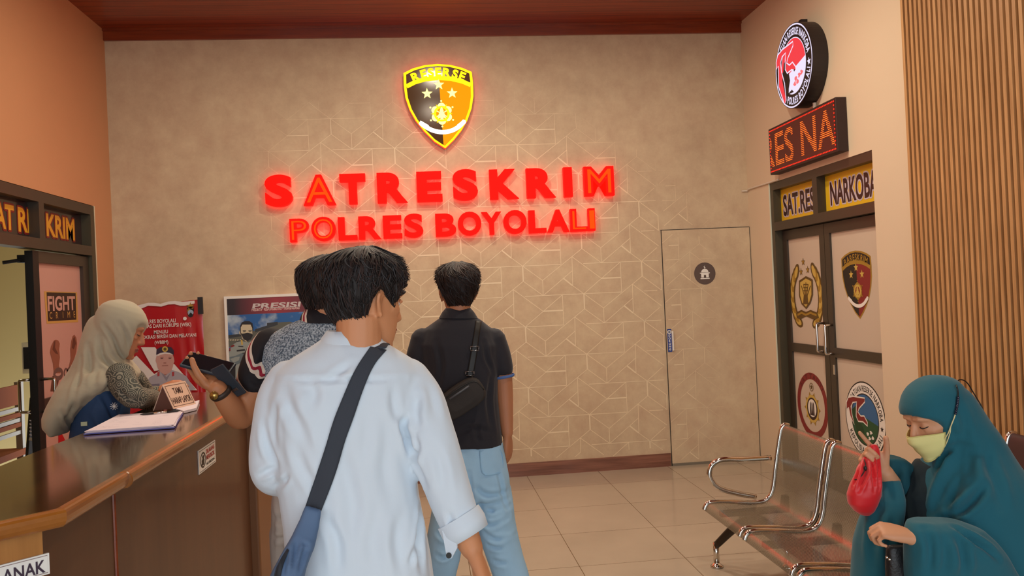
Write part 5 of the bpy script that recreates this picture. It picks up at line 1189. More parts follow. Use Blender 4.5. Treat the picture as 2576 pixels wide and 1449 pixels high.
pA = tag(mesh_object('person', V, F, SK_A, None, None, True), 'man seen from behind in a loose pale blue shirt with a dark shoulder strap', 'person')
face_parts(TA, 1.0, pA, SK_A)
def thickA(w, t):
    ph = abs(((t-1.5*PI+PI) % (2*PI))-PI); return 0.0045+0.0145*min(1, w*1.7)+0.002*math.cos(ph)*(1-w)+0.006*(1 if ph > 2.2 and w > 0.05 else 0)
hair(TA, 1.0, pA, M_HAIR, 5, men_low, thickA, 620, curl=0.1, length=0.17, flare=0.009)
SH_A = mat('pale_blue_cotton', (212, 225, 236), 0.75, sheen=0.2, var=0.02, vscale=3, bump=0.03, bscale=300)
folds = [([(1024, 1048), (1013, 1070), (1022, 1100), (1047, 1165), (1070, 1222)], .010, .012), ([(1039, 1090), (1050, 1130), (1043, 1170)], .008, .008), ([(990, 976), (992, 1025), (1009, 1070)], .011, .006), ([(774, 964), (790, 990), (784, 1030)], .013, .005),
         ([(717, 976), (729, 1025), (757, 1082), (772, 1150)], .014, .007), ([(649, 1198), (672, 1186), (698, 1172)], .007, .006), ([(690, 1226), (705, 1214), (724, 1202)], .006, .006), ([(702, 1232), (716, 1216), (728, 1195)], .006, .005), ([(664, 1064), (676, 1127), (700, 1172)], .009, .007),
         ([(861, 1130), (873, 1203), (888, 1279), (880, 1360)], .018, .006), ([(1055, 1226), (1058, 1279), (1052, 1355), (1060, 1432)], .010, .010), ([(816, 1298), (846, 1355), (854, 1435)], .012, .007), ([(827, 957), (852, 938), (882, 915)], .009, .005), ([(1047, 1355), (1038, 1390), (1030, 1420)], .008, .006),
         ([(1128, 1290), (1139, 1320), (1150, 1350)], .008, .006), ([(1050, 998), (1046, 1040), (1052, 1075)], .010, .007), ([(690, 958), (770, 957), (850, 956), (940, 956), (1020, 953)], .0065, .0042), ([(920, 1000), (930, 1080), (915, 1170)], .02, .004), ([(960, 1010), (972, 1090), (968, 1180), (985, 1260)], .017, .005),
         ([(1090, 1120), (1110, 1180), (1118, 1240)], .012, .005), ([(1010, 1290), (1000, 1360), (1010, 1440)], .014, .005), ([(705, 1000), (690, 1060), (694, 1120)], .010, .004), ([(940, 1290), (935, 1360), (950, 1440)], .016, .004), ([(735, 1090), (760, 1170), (800, 1240)], .012, .005), ([(1075, 960), (1090, 1010), (1098, 1060)], .012, .004)]
clA = [loft(ringsA), limb(armLA, 20), limb(armRA, 20)]
shirtA, VA, FA = cloth('shirt', clA, 0.0065, SH_A, pA, folds, (0.0016, 26, 3), 5)
def band(c0, c1, r0, r1, th, m, name, parent, n=28, sag=0.0):
    """open cuff between two circles"""
    c0 = np.array(c0); c1 = np.array(c1); d = c1-c0; L = np.linalg.norm(d); d /= L; a = np.cross(d, [0, 0, 1.0]); a /= np.linalg.norm(a); b = np.cross(d, a); R = []
    for c, r in ((c0, r0), (c0*0.5+c1*0.5, (r0+r1)/2+th*0.6), (c1, r1), (c1, r1-th), (c0*0.5+c1*0.5, (r0+r1)/2-th*0.6), (c0, r0-th)): R.append([c+(a*math.cos(t)+b*math.sin(t))*r for t in np.linspace(0, 2*PI, n+1)[:-1]])
    R.append(R[0]); v, f = loft(R, False); return mesh_object(name, v, f, m, None, parent, True)
band(aty(1153, 1300, YA-.065), aty(1180, 1348, YA-.075), .056, .052, .006, SH_A, 'cuff', shirtA)
fl = [aty(1112, 1335, YA-.10), aty(1146, 1352, YA-.115), aty(1150, 1378, YA-.118), aty(1136, 1405, YA-.115), aty(1124, 1404, YA-.11), aty(1118, 1370, YA-.105)]
bevel(MB().prism(fl, (0.002, 0.006, 0), SH_A).build('cuff_tab', shirtA), 0.002); b_ = aty(1129, 1397, YA-.114); MB().lathe((b_[0], b_[1]-.003, b_[2]), [(.0065, 0), (.0065, .003), (.003, .0035)], M_DARK, 14, 1).build('button', shirtA)
# collar: stand and folded leaf
def collar(parent, m, lo, hi, Yc, dl, dh, name='collar', th=0.005):
    (y0, a0, b0), (y1, a1, b1) = lo, hi; o = TR(y0, a0, b0, Yc, dl, dl); i = TR(y1, a1, b1, Yc, dh, dh); oi = shrink(o, .95); ii = shrink(i, .93)
    mid = [(np.array(p)*0.45+np.array(q)*0.55)+(np.array(q)-sum(map(np.array, i))/len(i))*0.05 for p, q in zip(o, i)]
    v, f = loft([o, mid, i, ii, oi, o], False); return mesh_object(name, v, f, m, None, parent, True)
collar(shirtA, SH_A, (872, 800, 972), (832, 822, 950), YA+.005, .078, .062)
treeA = bvh(VA, FA)
M_STRAP = mat('charcoal_webbing', (52, 58, 68), 0.8, bump=0.15, bscale=500); M_BAGB = mat('slate_blue_nylon', (84, 110, 144), 0.7, var=0.12, vscale=8); M_BAGD = mat('dark_nylon', (34, 38, 46), 0.7)
bagA = empty('shoulder_bag', aty(735, 1440, YA-.16), 'slate blue shoulder bag hanging at the left hip of the man in the pale shirt', 'bag')
sb, G = ribbon('strap', treeA, [(932, 871), (893, 930), (862, 1000), (838, 1060), (820, 1120), (797, 1190), (768, 1274)], [(973, 880), (940, 920), (912, 985), (890, 1050), (868, 1110), (845, 1190), (808, 1286)], M_STRAP, bagA, .006)
MB().tube(spline([G[0].mean(0), G[0].mean(0)+np.array([0.005, .05, .006]), G[0].mean(0)+np.array([.004, .12, -.03]), G[0].mean(0)+np.array([-.02, .19, -.14])], 6), 0.019, M_STRAP, 10, flat=0.15, up=(0, 0, 1)).build('strap', bagA, True)
YG = YA-.175
def bag_rings(rows): return [TR(y, a, b, Y, d, d, 24, 3.0, y2) for y, y2, a, b, Y, d in rows]
rb = bag_rings([(1272, 1284, 768, 808, YA-.140, .009), (1310, 1325, 754, 802, YA-.145, .014), (1350, 1376, 735, 790, YA-.155, .026), (1400, 1430, 706, 772, YG, .044), (1450, 1490, 680, 758, YG, .052), (1540, 1590, 640, 740, YG, .058), (1640, 1690, 610, 705, YG, .050), (1680, 1720, 622, 690, YG, .03)])
bgA, VG_, FG_ = cloth('bag_body', [loft(rb)], 0.005, M_BAGB, bagA, [([(748, 1360), (742, 1400), (736, 1440)], .006, .006), ([(770, 1372), (758, 1410), (748, 1446)], .006, .006), ([(725, 1385), (716, 1420), (712, 1446)], .006, .006), ([(730, 1352), (760, 1366), (788, 1378)], .004, .004)], (0.0014, 40, 8), 2)
ribbon('side_panel', bvh(VG_, FG_), [(722, 1380), (707, 1404), (694, 1430), (683, 1470), (668, 1520)], [(727, 1384), (717, 1410), (709, 1436), (702, 1474), (694, 1520)], M_BAGD, bgA, .003, .002, 30)
TR_A = mat('dark_grey_trousers', (58, 60, 70), 0.8, var=0.05); hz = [np.array([hipx, YA, .86])]
def hips(c, w, d, z0, z1): return loft([[np.array([c[0]+w*q*math.cos(t), c[1]+d*q*math.sin(t), z]) for t in np.linspace(0, 2*PI, 25)[:-1]] for z, q in ((z1, .92), ((z0+z1)/2, 1), (z0, .86))])
cloth('trousers', [hips((hipx, YA), .165, .115, .76, .92)]+[leg_world(l[0], l[1], l[2]+np.array([0, 0, -.02]), (.092, .072, .062)) for l in legsA], 0.008, TR_A, pA, (), (.002, 22, 9))
M_SHOE = mat('dark_shoe', (40, 34, 32), 0.5)
for l in legsA: shoe(MB(), l[2]-np.array([0, .07, 0]), (0.15, 1, 0), M_SHOE).build('shoe', pA, True)

# ---------------------------------------------------------------- B: young man in the black polo shirt
SK_B = skin_mat('skin_tan', (186, 124, 88)); YBm = 3.70
hB = aty(1153, 776, YBm)*np.array([1, 0, 0])+np.array([0, YBm, 1.700-.016-.224+.004]); TB = frame_of(hB, math.radians(7), math.radians(4))
ringsB = [TR(790, 1118, 1186, YBm, .062, .058), TR(806, 1096, 1212, YBm, .078, .072), TR(828, 1066, 1240, YBm, .095, .085), TR(868, 1050, 1258, YBm, .112, .10), TR(930, 1064, 1252, YBm, .120, .11), TR(1000, 1076, 1252, YBm, .116, .11), TR(1060, 1082, 1258, YBm, .116, .115), TR(1119, 1086, 1264, YBm, .122, .12)]
armLB = [(1066, 850, YBm, .056), (1054, 900, YBm, .055), (1050, 945, YBm+.02, .050)]
armRB = [(1240, 850, YBm, .056), (1254, 895, YBm, .055), (1264, 931, YBm, .050)]
fRB = [(1264, 930, YBm, .042), (1268, 985, YBm, .040), (1272, 1045, YBm-.01, .034), (1276, 1092, YBm-.02, .026)]; fLB = [(1050, 940, YBm+.02, .042), (1056, 1010, YBm+.06, .039), (1075, 1050, YBm+.18, .032), (1095, 1060, YBm+.26, .026)]
bodyB = head_shapes(TB, 0.97)+[tube([hB+np.array([0, -0.015, 0.07]), hB+np.array([0, -0.018, 0.0]), hB+np.array([0, -0.012, -0.05]), hB+np.array([0, -.005, -0.11])], [.052, .053, .058, .07], 18), loft([shrink(r, .82) for r in ringsB])]
bodyB += [limb([(a, b, c, r*.75) for a, b, c, r in armLB]), limb([(a, b, c, r*.75) for a, b, c, r in armRB]), limb(fRB), limb(fLB)]
wB = aty(1276, 1095, YBm-.02); bodyB += hand_shapes(wB, aty(1281, 1160, YBm)-wB, np.array([-1, 0.55, 0]), 1, HANG, .92, (0.35, 0.45, 0.25))
wB2 = aty(1096, 1060, YBm+.27); bodyB += hand_shapes(wB2, (.8, .5, .2), (0, .1, -1), 1, ((.7, .8, .5),)*4, .92)
lB = [(1152, 1190, YBm), (1128, 1345, YBm-.04), (1082, 1605, YBm+.05)]; rB = [(1224, 1190, YBm), (1254, 1345, YBm-.04), (1326, 1605, YBm-.10)]
legB = [[aty(*p) for p in l] for l in (lB, rB)]
for l in legB: l[2][2] = .09; bodyB.append(leg_world(*l, (.075, .052, .038)))
V, F, N = fuse(bodyB, 0.0042, 3)
pB = tag(mesh_object('person', V, F, SK_B, None, None, True), 'young man seen from behind in black polo shirt and light blue jeans', 'person')
def thickB(w, t):
    ph = abs(((t-1.5*PI+PI) % (2*PI))-PI); return 0.004+0.017*min(1, w*1.4)+0.004*math.sin(ph)*(1 if w > 0.3 else 0)
hair(TB, 0.97, pB, M_HAIR2, 11, men_low, thickB, 520, curl=0.25, length=0.13, flare=0.011)
face_parts(TB, .97, pB, SK_B)
PO = mat('black_pique', (33, 32, 40), 0.85, sheen=0.15, bump=0.12, bscale=420)
poloB, _, _ = cloth('polo_shirt', [loft(ringsB), limb(armLB, 18), limb(armRB, 18)], 0.0065, PO, pB, [([(1235, 945), (1228, 1010), (1236, 1080)], .012, .008), ([(1150, 1090), (1190, 1078), (1240, 1088)], .012, .006), ([(1100, 860), (1110, 920), (1100, 980)], .012, .006), ([(1206, 1060), (1200, 1090), (1206, 1114)], .01, .006), ([(1218, 860), (1224, 900), (1240, 940)], .010, .007)], (0.0018, 24, 13), 4)
V_, F_, _ = fuse([loft(ringsB), limb(armLB, 18), limb(armRB, 18)], 0.012, 3); treeB = bvh(V_, F_)
collar(poloB, PO, (800, 1104, 1202), (775, 1121, 1184), YBm-.002, .079, .062, 'collar')
M_TRIM = mat('blue_sleeve_trim', (84, 116, 176), 0.8)
for a, b in ((armRB[-1], (1265, 937, YBm, .05)), (armLB[-1], (1049, 951, YBm+.022, .05))):
    p = aty(*a[:3]); q_ = aty(*b[:3]); d = (q_-p)/np.linalg.norm(q_-p); band(p+d*.022, p+d*.034, .0485, .048, .004, M_TRIM, 'sleeve_trim', poloB)
JE = mat('light_blue_denim', (164, 206, 236), 0.85, var=0.09, vscale=14, bump=0.06, bscale=300)
jr = [TR(1104, 1094, 1262, YBm, .112, .10), TR(1150, 1092, 1272, YBm, .125, .105), TR(1200, 1092, 1282, YBm, .128, .105), TR(1250, 1094, 1286, YBm, .115, .10)]
def jleg(p): return limb([(a, b, c, r) for a, b, c, r in p], 20)
jl = jleg([(1146, 1230, YBm, .088), (1128, 1320, YBm-.02, .084), (1112, 1400, YBm-.03, .079), (1097, 1490, YBm, .074), (1082, 1590, YBm+.05, .070)]); jrr = jleg([(1236, 1230, YBm, .090), (1249, 1320, YBm-.03, .085), (1270, 1400, YBm-.05, .080), (1298, 1490, YBm-.07, .075), (1326, 1590, YBm-.10, .070)])
jf = [([(1195, 1225), (1225, 1245), (1275, 1235)], .011, .008), ([(1200, 1262), (1235, 1285), (1285, 1270)], .010, .009), ([(1205, 1300), (1235, 1322), (1280, 1300)], .010, .008), ([(1218, 1340), (1250, 1358), (1300, 1342)], .010, .007), ([(1228, 1372), (1262, 1380), (1308, 1362)], .009, .008), ([(1240, 1410), (1275, 1418), (1320, 1395)], .010, .008), ([(1180, 1190), (1186, 1250), (1196, 1300)], .010, .012), ([(1250, 1180), (1262, 1230), (1278, 1290)], .010, .006), ([(1100, 1340), (1120, 1352), (1138, 1344)], .010, .008), ([(1098, 1395), (1116, 1404), (1136, 1392)], .009, .007)]
jeansB, _, _ = cloth('jeans', [loft(jr), jl, jrr], 0.007, JE, pB, jf, (0.0022, 30, 17), 4)
V_, F_, _ = fuse([loft(jr), jl, jrr], 0.012, 3); tj = bvh(V_, F_)
pk = drape([(1207, 1135), (1258, 1132), (1264, 1180), (1245, 1193), (1214, 1190), (1207, 1135)], tj, .004); MB().tube(spline(pk, 4), .0022, mat('denim_seam', (148, 192, 224), 0.85), 6).build('back_pocket', jeansB, True)
for l, d in zip(legB, ((-.25, 1, 0), (.3, 1, 0))): shoe(MB(), l[2]-np.array([0, .07, 0]), d, M_SHOE).build('shoe', pB, True)
M_SLING = mat('black_grey_nylon', (50, 46, 44), 0.8, bump=0.1, bscale=400); M_BUCK = mat('steel_buckle', (120, 122, 128), 0.25, metal=0.9)
slB = empty('sling_bag', aty(1160, 1000, YBm-.16), 'small dark grey sling bag across the back of the man in the black polo', 'bag')
cen = aty(1160, 1003, YBm-.150); uB = aty(1203, 975, YBm-.150)-aty(1118, 1032, YBm-.150); uB /= np.linalg.norm(uB); wB_ = np.cross(uB, [0, 1.0, 0]); wB_ = -wB_ if wB_[2] < 0 else wB_
bw, bh, bd = .108, .062, .030; R = []
for t, k in ((-1.0, .55), (-.7, .92), (0, 1.0), (.7, .92), (1.0, .6)): R.append([cen+uB*bw*math.copysign(abs(math.cos(a))**.55, math.cos(a))*k+wB_*bh*math.copysign(abs(math.sin(a))**.6, math.sin(a))*k+np.array([0, bd*t, 0]) for a in np.linspace(0, 2*PI, 33)[:-1]])
v, f = loft(R); bodyS, _, _ = cloth('bag_body', [(v, f)], 0.004, M_SLING, slB, (), (.001, 40, 4), 2)
zp = cen+np.array([0, -bd-.001, 0]); MB().tube([zp-uB*.040+wB_*.030, zp+uB*.058+wB_*.030], .0042, mat('grey_zip', (92, 96, 102), 0.5), 8).build('zip', bodyS, True)
MB().tube(spline([zp-uB*.10+wB_*.036+np.array([0, .014, 0]), zp+wB_*.046, zp+uB*.085+wB_*.034+np.array([0, .008, 0]), zp+uB*.102-wB_*.02+np.array([0, .014, 0])], 6), .003, M_DARK, 6).build('piping', bodyS, True)
ribbon('strap', treeB, [(1197, 806), (1190, 850), (1184, 890), (1174, 948)], [(1212, 808), (1205, 852), (1200, 892), (1190, 950)], M_DARK, slB, .006, .003, 24)
for bx_, by_ in ((1194, 877), (1182, 940)):
    c = drape([(bx_, by_)], treeB, .014)[0]; u = np.array([.97, 0, -.05])*.018; w = np.array([.05, 0, 1])*.0085
    mbk = MB()
    for p, q2 in ((c-u-w, c+u-w), (c+u-w, c+u+w), (c+u+w, c-u+w), (c-u+w, c-u-w)): mbk.tube([p, q2], .0028, M_BUCK, 8)
    mbk.build('buckle', slB, True)

# ---------------------------------------------------------------- C: man in the grey vest, half hidden, holding a phone
SK_C = skin_mat('skin_brown', (192, 130, 90)); YC = 2.78
hC = np.array([aty(822, 700, YC)[0], YC, 1.705-.018-.224]); TC = frame_of(hC, math.radians(-28), math.radians(-6))
ringsC = [TR(800, 768, 872, YC, .064, .06), TR(816, 724, 905, YC, .080, .075), TR(840, 682, 930, YC, .098, .088), TR(870, 660, 936, YC, .110, .095), TR(905, 654, 938, YC, .118, .10), TR(960, 662, 932, YC, .124, .112), TR(1050, 676, 926, YC, .124, .118), TR(1150, 684, 926, YC, .124, .122), TR(1215, 684, 926, YC, .128, .125)]
armLC = [(690, 858, YC+.01, .055), (656, 912, YC-.01, .060), (637, 968, YC-.03, .056)]; foreC = [(646, 960, YC-.03, .047), (624, 1010, YC-.03, .046), (606, 1048, YC-.04, .042), (583, 1025, YC-.08, .038), (556, 990, YC-.11, .030), (545, 974, YC-.12, .027)]
armRC = [(915, 850, YC, .060), (935, 930, YC, .058), (940, 1020, YC, .050), (925, 1100, YC+.05, .042), (890, 1120, YC+.18, .034), (860, 1115, YC+.26, .027)]
bodyC = head_shapes(TC)+[tube([hC+np.array([0, -.015, .07]), hC+np.array([0, -.02, 0]), hC+np.array([0, -.015, -.06]), hC+np.array([0, -.008, -.12])], [.056, .057, .061, .075], 18), loft([shrink(r, .82) for r in ringsC]), limb(foreC), limb([(a, b, c, r*.78) for a, b, c, r in armLC]), limb([(a, b, c, r*.8) for a, b, c, r in armRC])]
wC = aty(547, 976, YC-.12); dC = np.array([-.60, .55, .50]); nC = np.array([.15, -.45, .88])
bodyC += hand_shapes(wC, dC, nC, -1, ((.25, .7, .6), (.22, .65, .6), (.22, .65, .6), (.3, .7, .6)), 0.98, (0.55, 0.75, 0.45))
bodyC += hand_shapes(aty(860, 1115, YC+.27), (-.3, .9, 0), (0, 0, -1), 1, HANG)
legC = [[np.array([aty(745, 1300, YC)[0], YC, .82]), np.array([aty(738, 1300, YC)[0], YC+.03, .47]), np.array([aty(730, 1300, YC)[0], YC-.02, .09])], [np.array([aty(862, 1300, YC)[0], YC, .82]), np.array([aty(868, 1300, YC)[0], YC+.03, .47]), np.array([aty(872, 1300, YC)[0], YC+.04, .09])]]
for l in legC: bodyC.append(leg_world(*l, (.078, .052, .038)))
V, F, N = fuse(bodyC, 0.0042, 3)
pC = tag(mesh_object('person', V, F, SK_C, None, None, True), 'man in a speckled grey vest holding up a phone, half hidden behind the pale shirt', 'person')
hair(TC, 1.0, pC, M_HAIR, 19, men_low, thickA, 420, curl=-.1, length=.14, flare=.005); face_parts(TC, 1.0, pC, SK_C)
def vest_mat():
    m = mat('speckled_grey_fleece', (120, 136, 152), 0.95, bump=0.9, bscale=210); nt = m.node_tree; b = nt.nodes['Principled BSDF']; tc = nt.nodes.new('ShaderNodeTexCoord'); n = nt.nodes.new('ShaderNodeTexNoise'); n.inputs['Scale'].default_value = 190; n.inputs['Detail'].default_value = 3
    r = nt.nodes.new('ShaderNodeValToRGB'); r.color_ramp.elements[0].position = 0.40; r.color_ramp.elements[1].position = 0.60; r.color_ramp.elements[0].color = (*lin((92, 108, 126)), 1); r.color_ramp.elements[1].color = (*lin((196, 210, 222)), 1)
    nt.links.new(tc.outputs['Object'], n.inputs['Vector']); nt.links.new(n.outputs['Fac'], r.inputs[0]); nt.links.new(r.outputs[0], b.inputs['Base Color']); return m
def batik_bw():
    m = mat('black_cream_batik', (26, 22, 26), 0.8); nt = m.node_tree; b = nt.nodes['Principled BSDF']; tc = nt.nodes.new('ShaderNodeTexCoord'); mp = nt.nodes.new('ShaderNodeMapping'); mp.inputs['Rotation'].default_value = (0.3, 0.5, 0.9)
    w = nt.nodes.new('ShaderNodeTexWave'); w.inputs['Scale'].default_value = 4.2; w.inputs['Distortion'].default_value = 3.0; w.inputs['Detail'].default_value = 1.0
    r = nt.nodes.new('ShaderNodeValToRGB'); r.color_ramp.interpolation = 'CONSTANT'; e = r.color_ramp.elements; e[0].position = 0.0; e[0].color = (*lin((24, 20, 26)), 1); e[1].position = 0.74; e[1].color = (*lin((222, 206, 190)), 1); k = e.new(0.965); k.color = (*lin((150, 22, 48)), 1)
    nt.links.new(tc.outputs['Object'], mp.inputs[0]); nt.links.new(mp.outputs[0], w.inputs[0]); nt.links.new(w.outputs['Fac'], r.inputs[0]); nt.links.new(r.outputs[0], b.inputs['Base Color']); return m
M_VEST, M_BATIK = vest_mat(), batik_bw()
cloth('vest', [loft(ringsC)], 0.007, M_VEST, pC, (), (.002, 22, 21))
batC, _, _ = cloth('batik_shirt', [limb(armLC, 20), limb([(a, b, c, r+.004) for a, b, c, r in armRC[:3]], 20), loft([shrink(r, .97) for r in ringsC[:3]])], 0.0065, M_BATIK, pC, [([(672, 870), (660, 910), (640, 950)], .010, .008), ([(625, 955), (650, 962), (675, 950)], .010, .006)], (.0018, 28, 22))
collar(batC, M_BATIK, (812, 752, 890), (778, 768, 866), YC, .082, .064)
KH = mat('beige_trousers', (196, 182, 170), 0.85, var=0.05, vscale=5)
cloth('trousers', [loft([TR(1205, 692, 918, YC, .115, .11), TR(1260, 684, 922, YC, .125, .115), TR(1330, 682, 924, YC, .12, .115), TR(1380, 690, 918, YC, .10, .10)]), leg_world(legC[0][0], legC[0][1], legC[0][2], (.088, .073, .062)), leg_world(legC[1][0], legC[1][1], legC[1][2], (.088, .073, .062))], 0.008, KH, pC, [([(690, 1300), (715, 1312), (745, 1300)], .010, .007), ([(688, 1350), (715, 1358), (750, 1345)], .010, .007), ([(700, 1255), (712, 1330), (705, 1400)], .012, .006)], (.002, 24, 23))
for l in legC: shoe(MB(), l[2]-np.array([0, .07, 0]), (-.1, 1, 0), M_SHOE).build('shoe', pC, True)
# wrist watch
wd = (wC-aty(583, 1025, YC-.08)); wd /= np.linalg.norm(wd); wc = wC-wd*.018
wst = band(wc-wd*.008, wc+wd*.008, .0335, .0325, .004, mat('dark_watch_strap', (52, 40, 34), 0.5), 'watch_strap', pC)
wn = np.cross(wd, [0, 1.0, 0]); wn /= np.linalg.norm(wn); q_ = wc+np.array([-.012, -.033, -.006]); MB().lathe((q_[0], q_[1]-.003, q_[2]), [(.013, 0), (.0135, .004), (.011, .006)], mat('brass_watch_case', (190, 160, 92), 0.25, metal=0.9), 18, 1).build('watch_case', wst, True)
# phone in a dark cover, held in the raised hand
dCn = dC/np.linalg.norm(dC); nCn = nC-dCn*np.dot(nC, dCn); nCn /= np.linalg.norm(nCn); cT = -np.cross(dCn, nCn)
cL = dCn*.80+cT*.60; cL /= np.linalg.norm(cL); cN = nCn; cS = np.cross(cN, cL); pc_ = wC+dCn*.095+nCn*.030+cT*.004+np.array([.022, 0, -.004])
def slab(c, l, s_, n_, m, nm, par, bv=0.004, axes=None):
    aL, aS, aN = axes or (cL, cS, cN)
    v = [c+aL*a*l/2+aS*b*s_/2+aN*k*n_/2 for a in (-1, 1) for b in (-1, 1) for k in (-1, 1)]
    return bevel(mesh_object(nm, v, [(0, 1, 3, 2), (4, 6, 7, 5), (0, 4, 5, 1), (2, 3, 7, 6), (0, 2, 6, 4), (1, 5, 7, 3)], m, None, par), bv, 3)
phn = empty('phone', pc_, 'dark phone in a folding cover held up by the man in the grey vest', 'phone')
M_PH = mat('phone_cover_slate', (50, 58, 68), 0.4); slab(pc_, .150, .078, .011, M_PH, 'phone_cover', phn)
slab(pc_+cN*.0065, .138, .066, .003, mat('phone_screen', (20, 22, 28), 0.12), 'screen', phn, .001)
f0, f1 = aty(552, 932, YC-.13), aty(597, 986, YC-.10); fL = f1-f0; fl_ = np.linalg.norm(fL); fL /= fl_; fS = np.array([.55, -.5, .66]); fS -= fL*np.dot(fS, fL); fS /= np.linalg.norm(fS); fx_ = (fL, fS, np.cross(fL, fS))
slab((f0+f1)/2, fl_+.03, .050, .006, M_PH, 'cover_flap', phn, .002, fx_); slab(f1-fL*.012-fx_[2]*.004*np.sign(fx_[2][1]), .010, .026, .003, M_BUCK, 'camera_ring', phn, .001, fx_)
# ================================================================== PEOPLE: THE TWO WOMEN
# ---------------------------------------------------------------- D: receptionist in a beige headscarf, leaning over behind the counter
YD = 3.74; SK_D = skin_mat('skin_receptionist', (190, 126, 92))
RD = rotz(math.radians(-74))@rotx(math.radians(-20)); sD = .98
chD = aty(331, 903, YD-.01)-RD@(np.array([0, .084, .002])*sD); TD = lambda p: chD+RD@np.array(p)
hj = [TR(787, 256, 290, YD, .02, .02), TR(791, 240, 318, YD, .045, .045), TR(798, 228, 352, YD, .065, .065), TR(808, 221, 371, YD, .080, .078), TR(822, 215, 368, YD, .092, .088), TR(845, 209, 352, YD, .100, .094), TR(868, 204, 338, YD, .104, .097), TR(890, 199, 326, YD, .108, .10),
      TR(908, 192, 326, YD, .116, .105), TR(925, 184, 341, YD, .130, .12), TR(938, 178, 352, YD, .142, .13), TR(952, 172, 346, YD, .150, .13), TR(968, 165, 318, YD, .155, .13), TR(990, 157, 284, YD, .156, .12), TR(1015, 148, 250, YD, .152, .11), TR(1040, 142, 222, YD, .142, .10), TR(1062, 146, 204, YD, .128, .08), TR(1082, 168, 190, YD, .105, .05)]
# the cape is a sheet over the shoulders: bring its lower rows toward the camera side of the body
for k, r in enumerate(hj):
    for p in r: p[1] -= max(0, k-9)*0.012
bodyD = head_shapes(TD, sD, 1.0, False)+lid_bulge(TD, sD)
bt = [TR(935, 236, 322, YD, .09, .09), TR(960, 214, 330, YD, .115, .11), TR(1000, 204, 326, YD, .125, .12), TR(1050, 192, 318, YD, .125, .12), TR(1100, 184, 312, YD, .125, .125), TR(1180, 176, 306, YD, .13, .13), TR(1280, 168, 306, YD, .145, .14), TR(1330, 168, 306, YD, .145, .14)]
bodyD += [tube([TD((0, -.02, .06)), TD((0, -.03, 0)), TD((0, -.035, -.05))-np.array([.02, 0, .03]), aty(285, 975, YD)], [.046, .045, .052, .085], 16), loft([shrink(r, .8) for r in bt])]
armD1 = [(300, 944, YD-.10, .060), (316, 976, YD-.15, .058), (336, 998, YD-.17, .053)]; foreD1 = [(342, 1000, YD-.16, .047), (366, 1001, YD-.02, .041), (386, 1000, YD+.10, .034)]
armD2 = [(330, 955, YD+.14, .058), (352, 985, YD+.20, .055), (368, 1006, YD+.26, .050)]; foreD2 = [(370, 1006, YD+.26, .045), (384, 994, YD+.26, .038), (394, 986, YD+.26, .032)]
bodyD += [limb([(a, b, c, r*.7) for a, b, c, r in armD1+foreD1]), limb([(a, b, c, r*.7) for a, b, c, r in armD2+foreD2])]
wD1 = aty(388, 1000, YD+.11); bodyD += hand_shapes(wD1, (.25, .95, .05), (0, 0, -1), -1, ((.4, .6, .4),)*4, .88)
wD2 = aty(394, 986, YD+.26); bodyD += hand_shapes(wD2, aty(432, 968, YD+.25)-wD2, (.1, .5, -1), 1, ((.45, .5, .3),)*4, .88, (.3, .5, .3))
V, F, N = fuse(bodyD, .0042, 3)
pD = tag(mesh_object('person', V, F, SK_D, None, None, True), 'receptionist in a beige headscarf and dark blue vest leaning over behind the counter', 'person')
face_parts(TD, sD, pD, SK_D, .9, True)
M_HIJ = mat('beige_scarf', (172, 162, 138), 0.85, sheen=.2, var=.04, vscale=3, bump=.05, bscale=300)
hf = [([(222, 868), (226, 930), (214, 1010), (196, 1070)], .012, .012), ([(250, 850), (262, 905), (300, 940), (345, 960)], .010, .010), ([(262, 815), (285, 850), (300, 885), (318, 905)], .009, .009), ([(240, 930), (238, 980), (222, 1040)], .012, .008), ([(262, 900), (290, 925), (330, 935)], .009, .008), ([(300, 810), (318, 845), (322, 880)], .008, .006),
      ([(205, 900), (198, 960), (180, 1030), (165, 1060)], .010, .008), ([(280, 955), (262, 985), (235, 1030)], .011, .008), ([(155, 1035), (170, 1060), (180, 1075)], .009, .008), ([(310, 915), (318, 925), (345, 940)], .007, .008)]
def smooth01(x): x = min(1, max(0, x)); return x*x*(3-2*x)
winD = lambda p: smooth01((p[1]-.058)/.016)*smooth01((.168-(.10-p[1])*.25-p[2])/.012)
cloth('headscarf', [loft(hj), cap_shape(TD, sD, .015, winD)], .006, M_HIJ, pD, hf, (.0018, 24, 31), 3)
def batik_grey():
    m = mat('grey_batik', (84, 84, 76), 0.8); nt = m.node_tree; b = nt.nodes['Principled BSDF']; tc = nt.nodes.new('ShaderNodeTexCoord'); v = nt.nodes.new('ShaderNodeTexVoronoi'); v.inputs['Scale'].default_value = 26; w = nt.nodes.new('ShaderNodeMath'); w.operation = 'MULTIPLY'; w.inputs[1].default_value = 34
    sn = nt.nodes.new('ShaderNodeMath'); sn.operation = 'SINE'; gt = nt.nodes.new('ShaderNodeMath'); gt.operation = 'GREATER_THAN'; gt.inputs[1].default_value = 0.25; mx = nt.nodes.new('ShaderNodeMixRGB'); mx.inputs[1].default_value = (*lin((62, 64, 58)), 1); mx.inputs[2].default_value = (*lin((134, 130, 114)), 1)
    nt.links.new(tc.outputs['Object'], v.inputs['Vector']); nt.links.new(v.outputs['Distance'], w.inputs[0]); nt.links.new(w.outputs[0], sn.inputs[0]); nt.links.new(sn.outputs[0], gt.inputs[0]); nt.links.new(gt.outputs[0], mx.inputs[0]); nt.links.new(mx.outputs[0], b.inputs['Base Color']); return m
M_BGREY = batik_grey(); M_VESTB = mat('blue_denim_vest', (42, 70, 108), 0.85, var=.1, vscale=12, bump=.05, bscale=300)
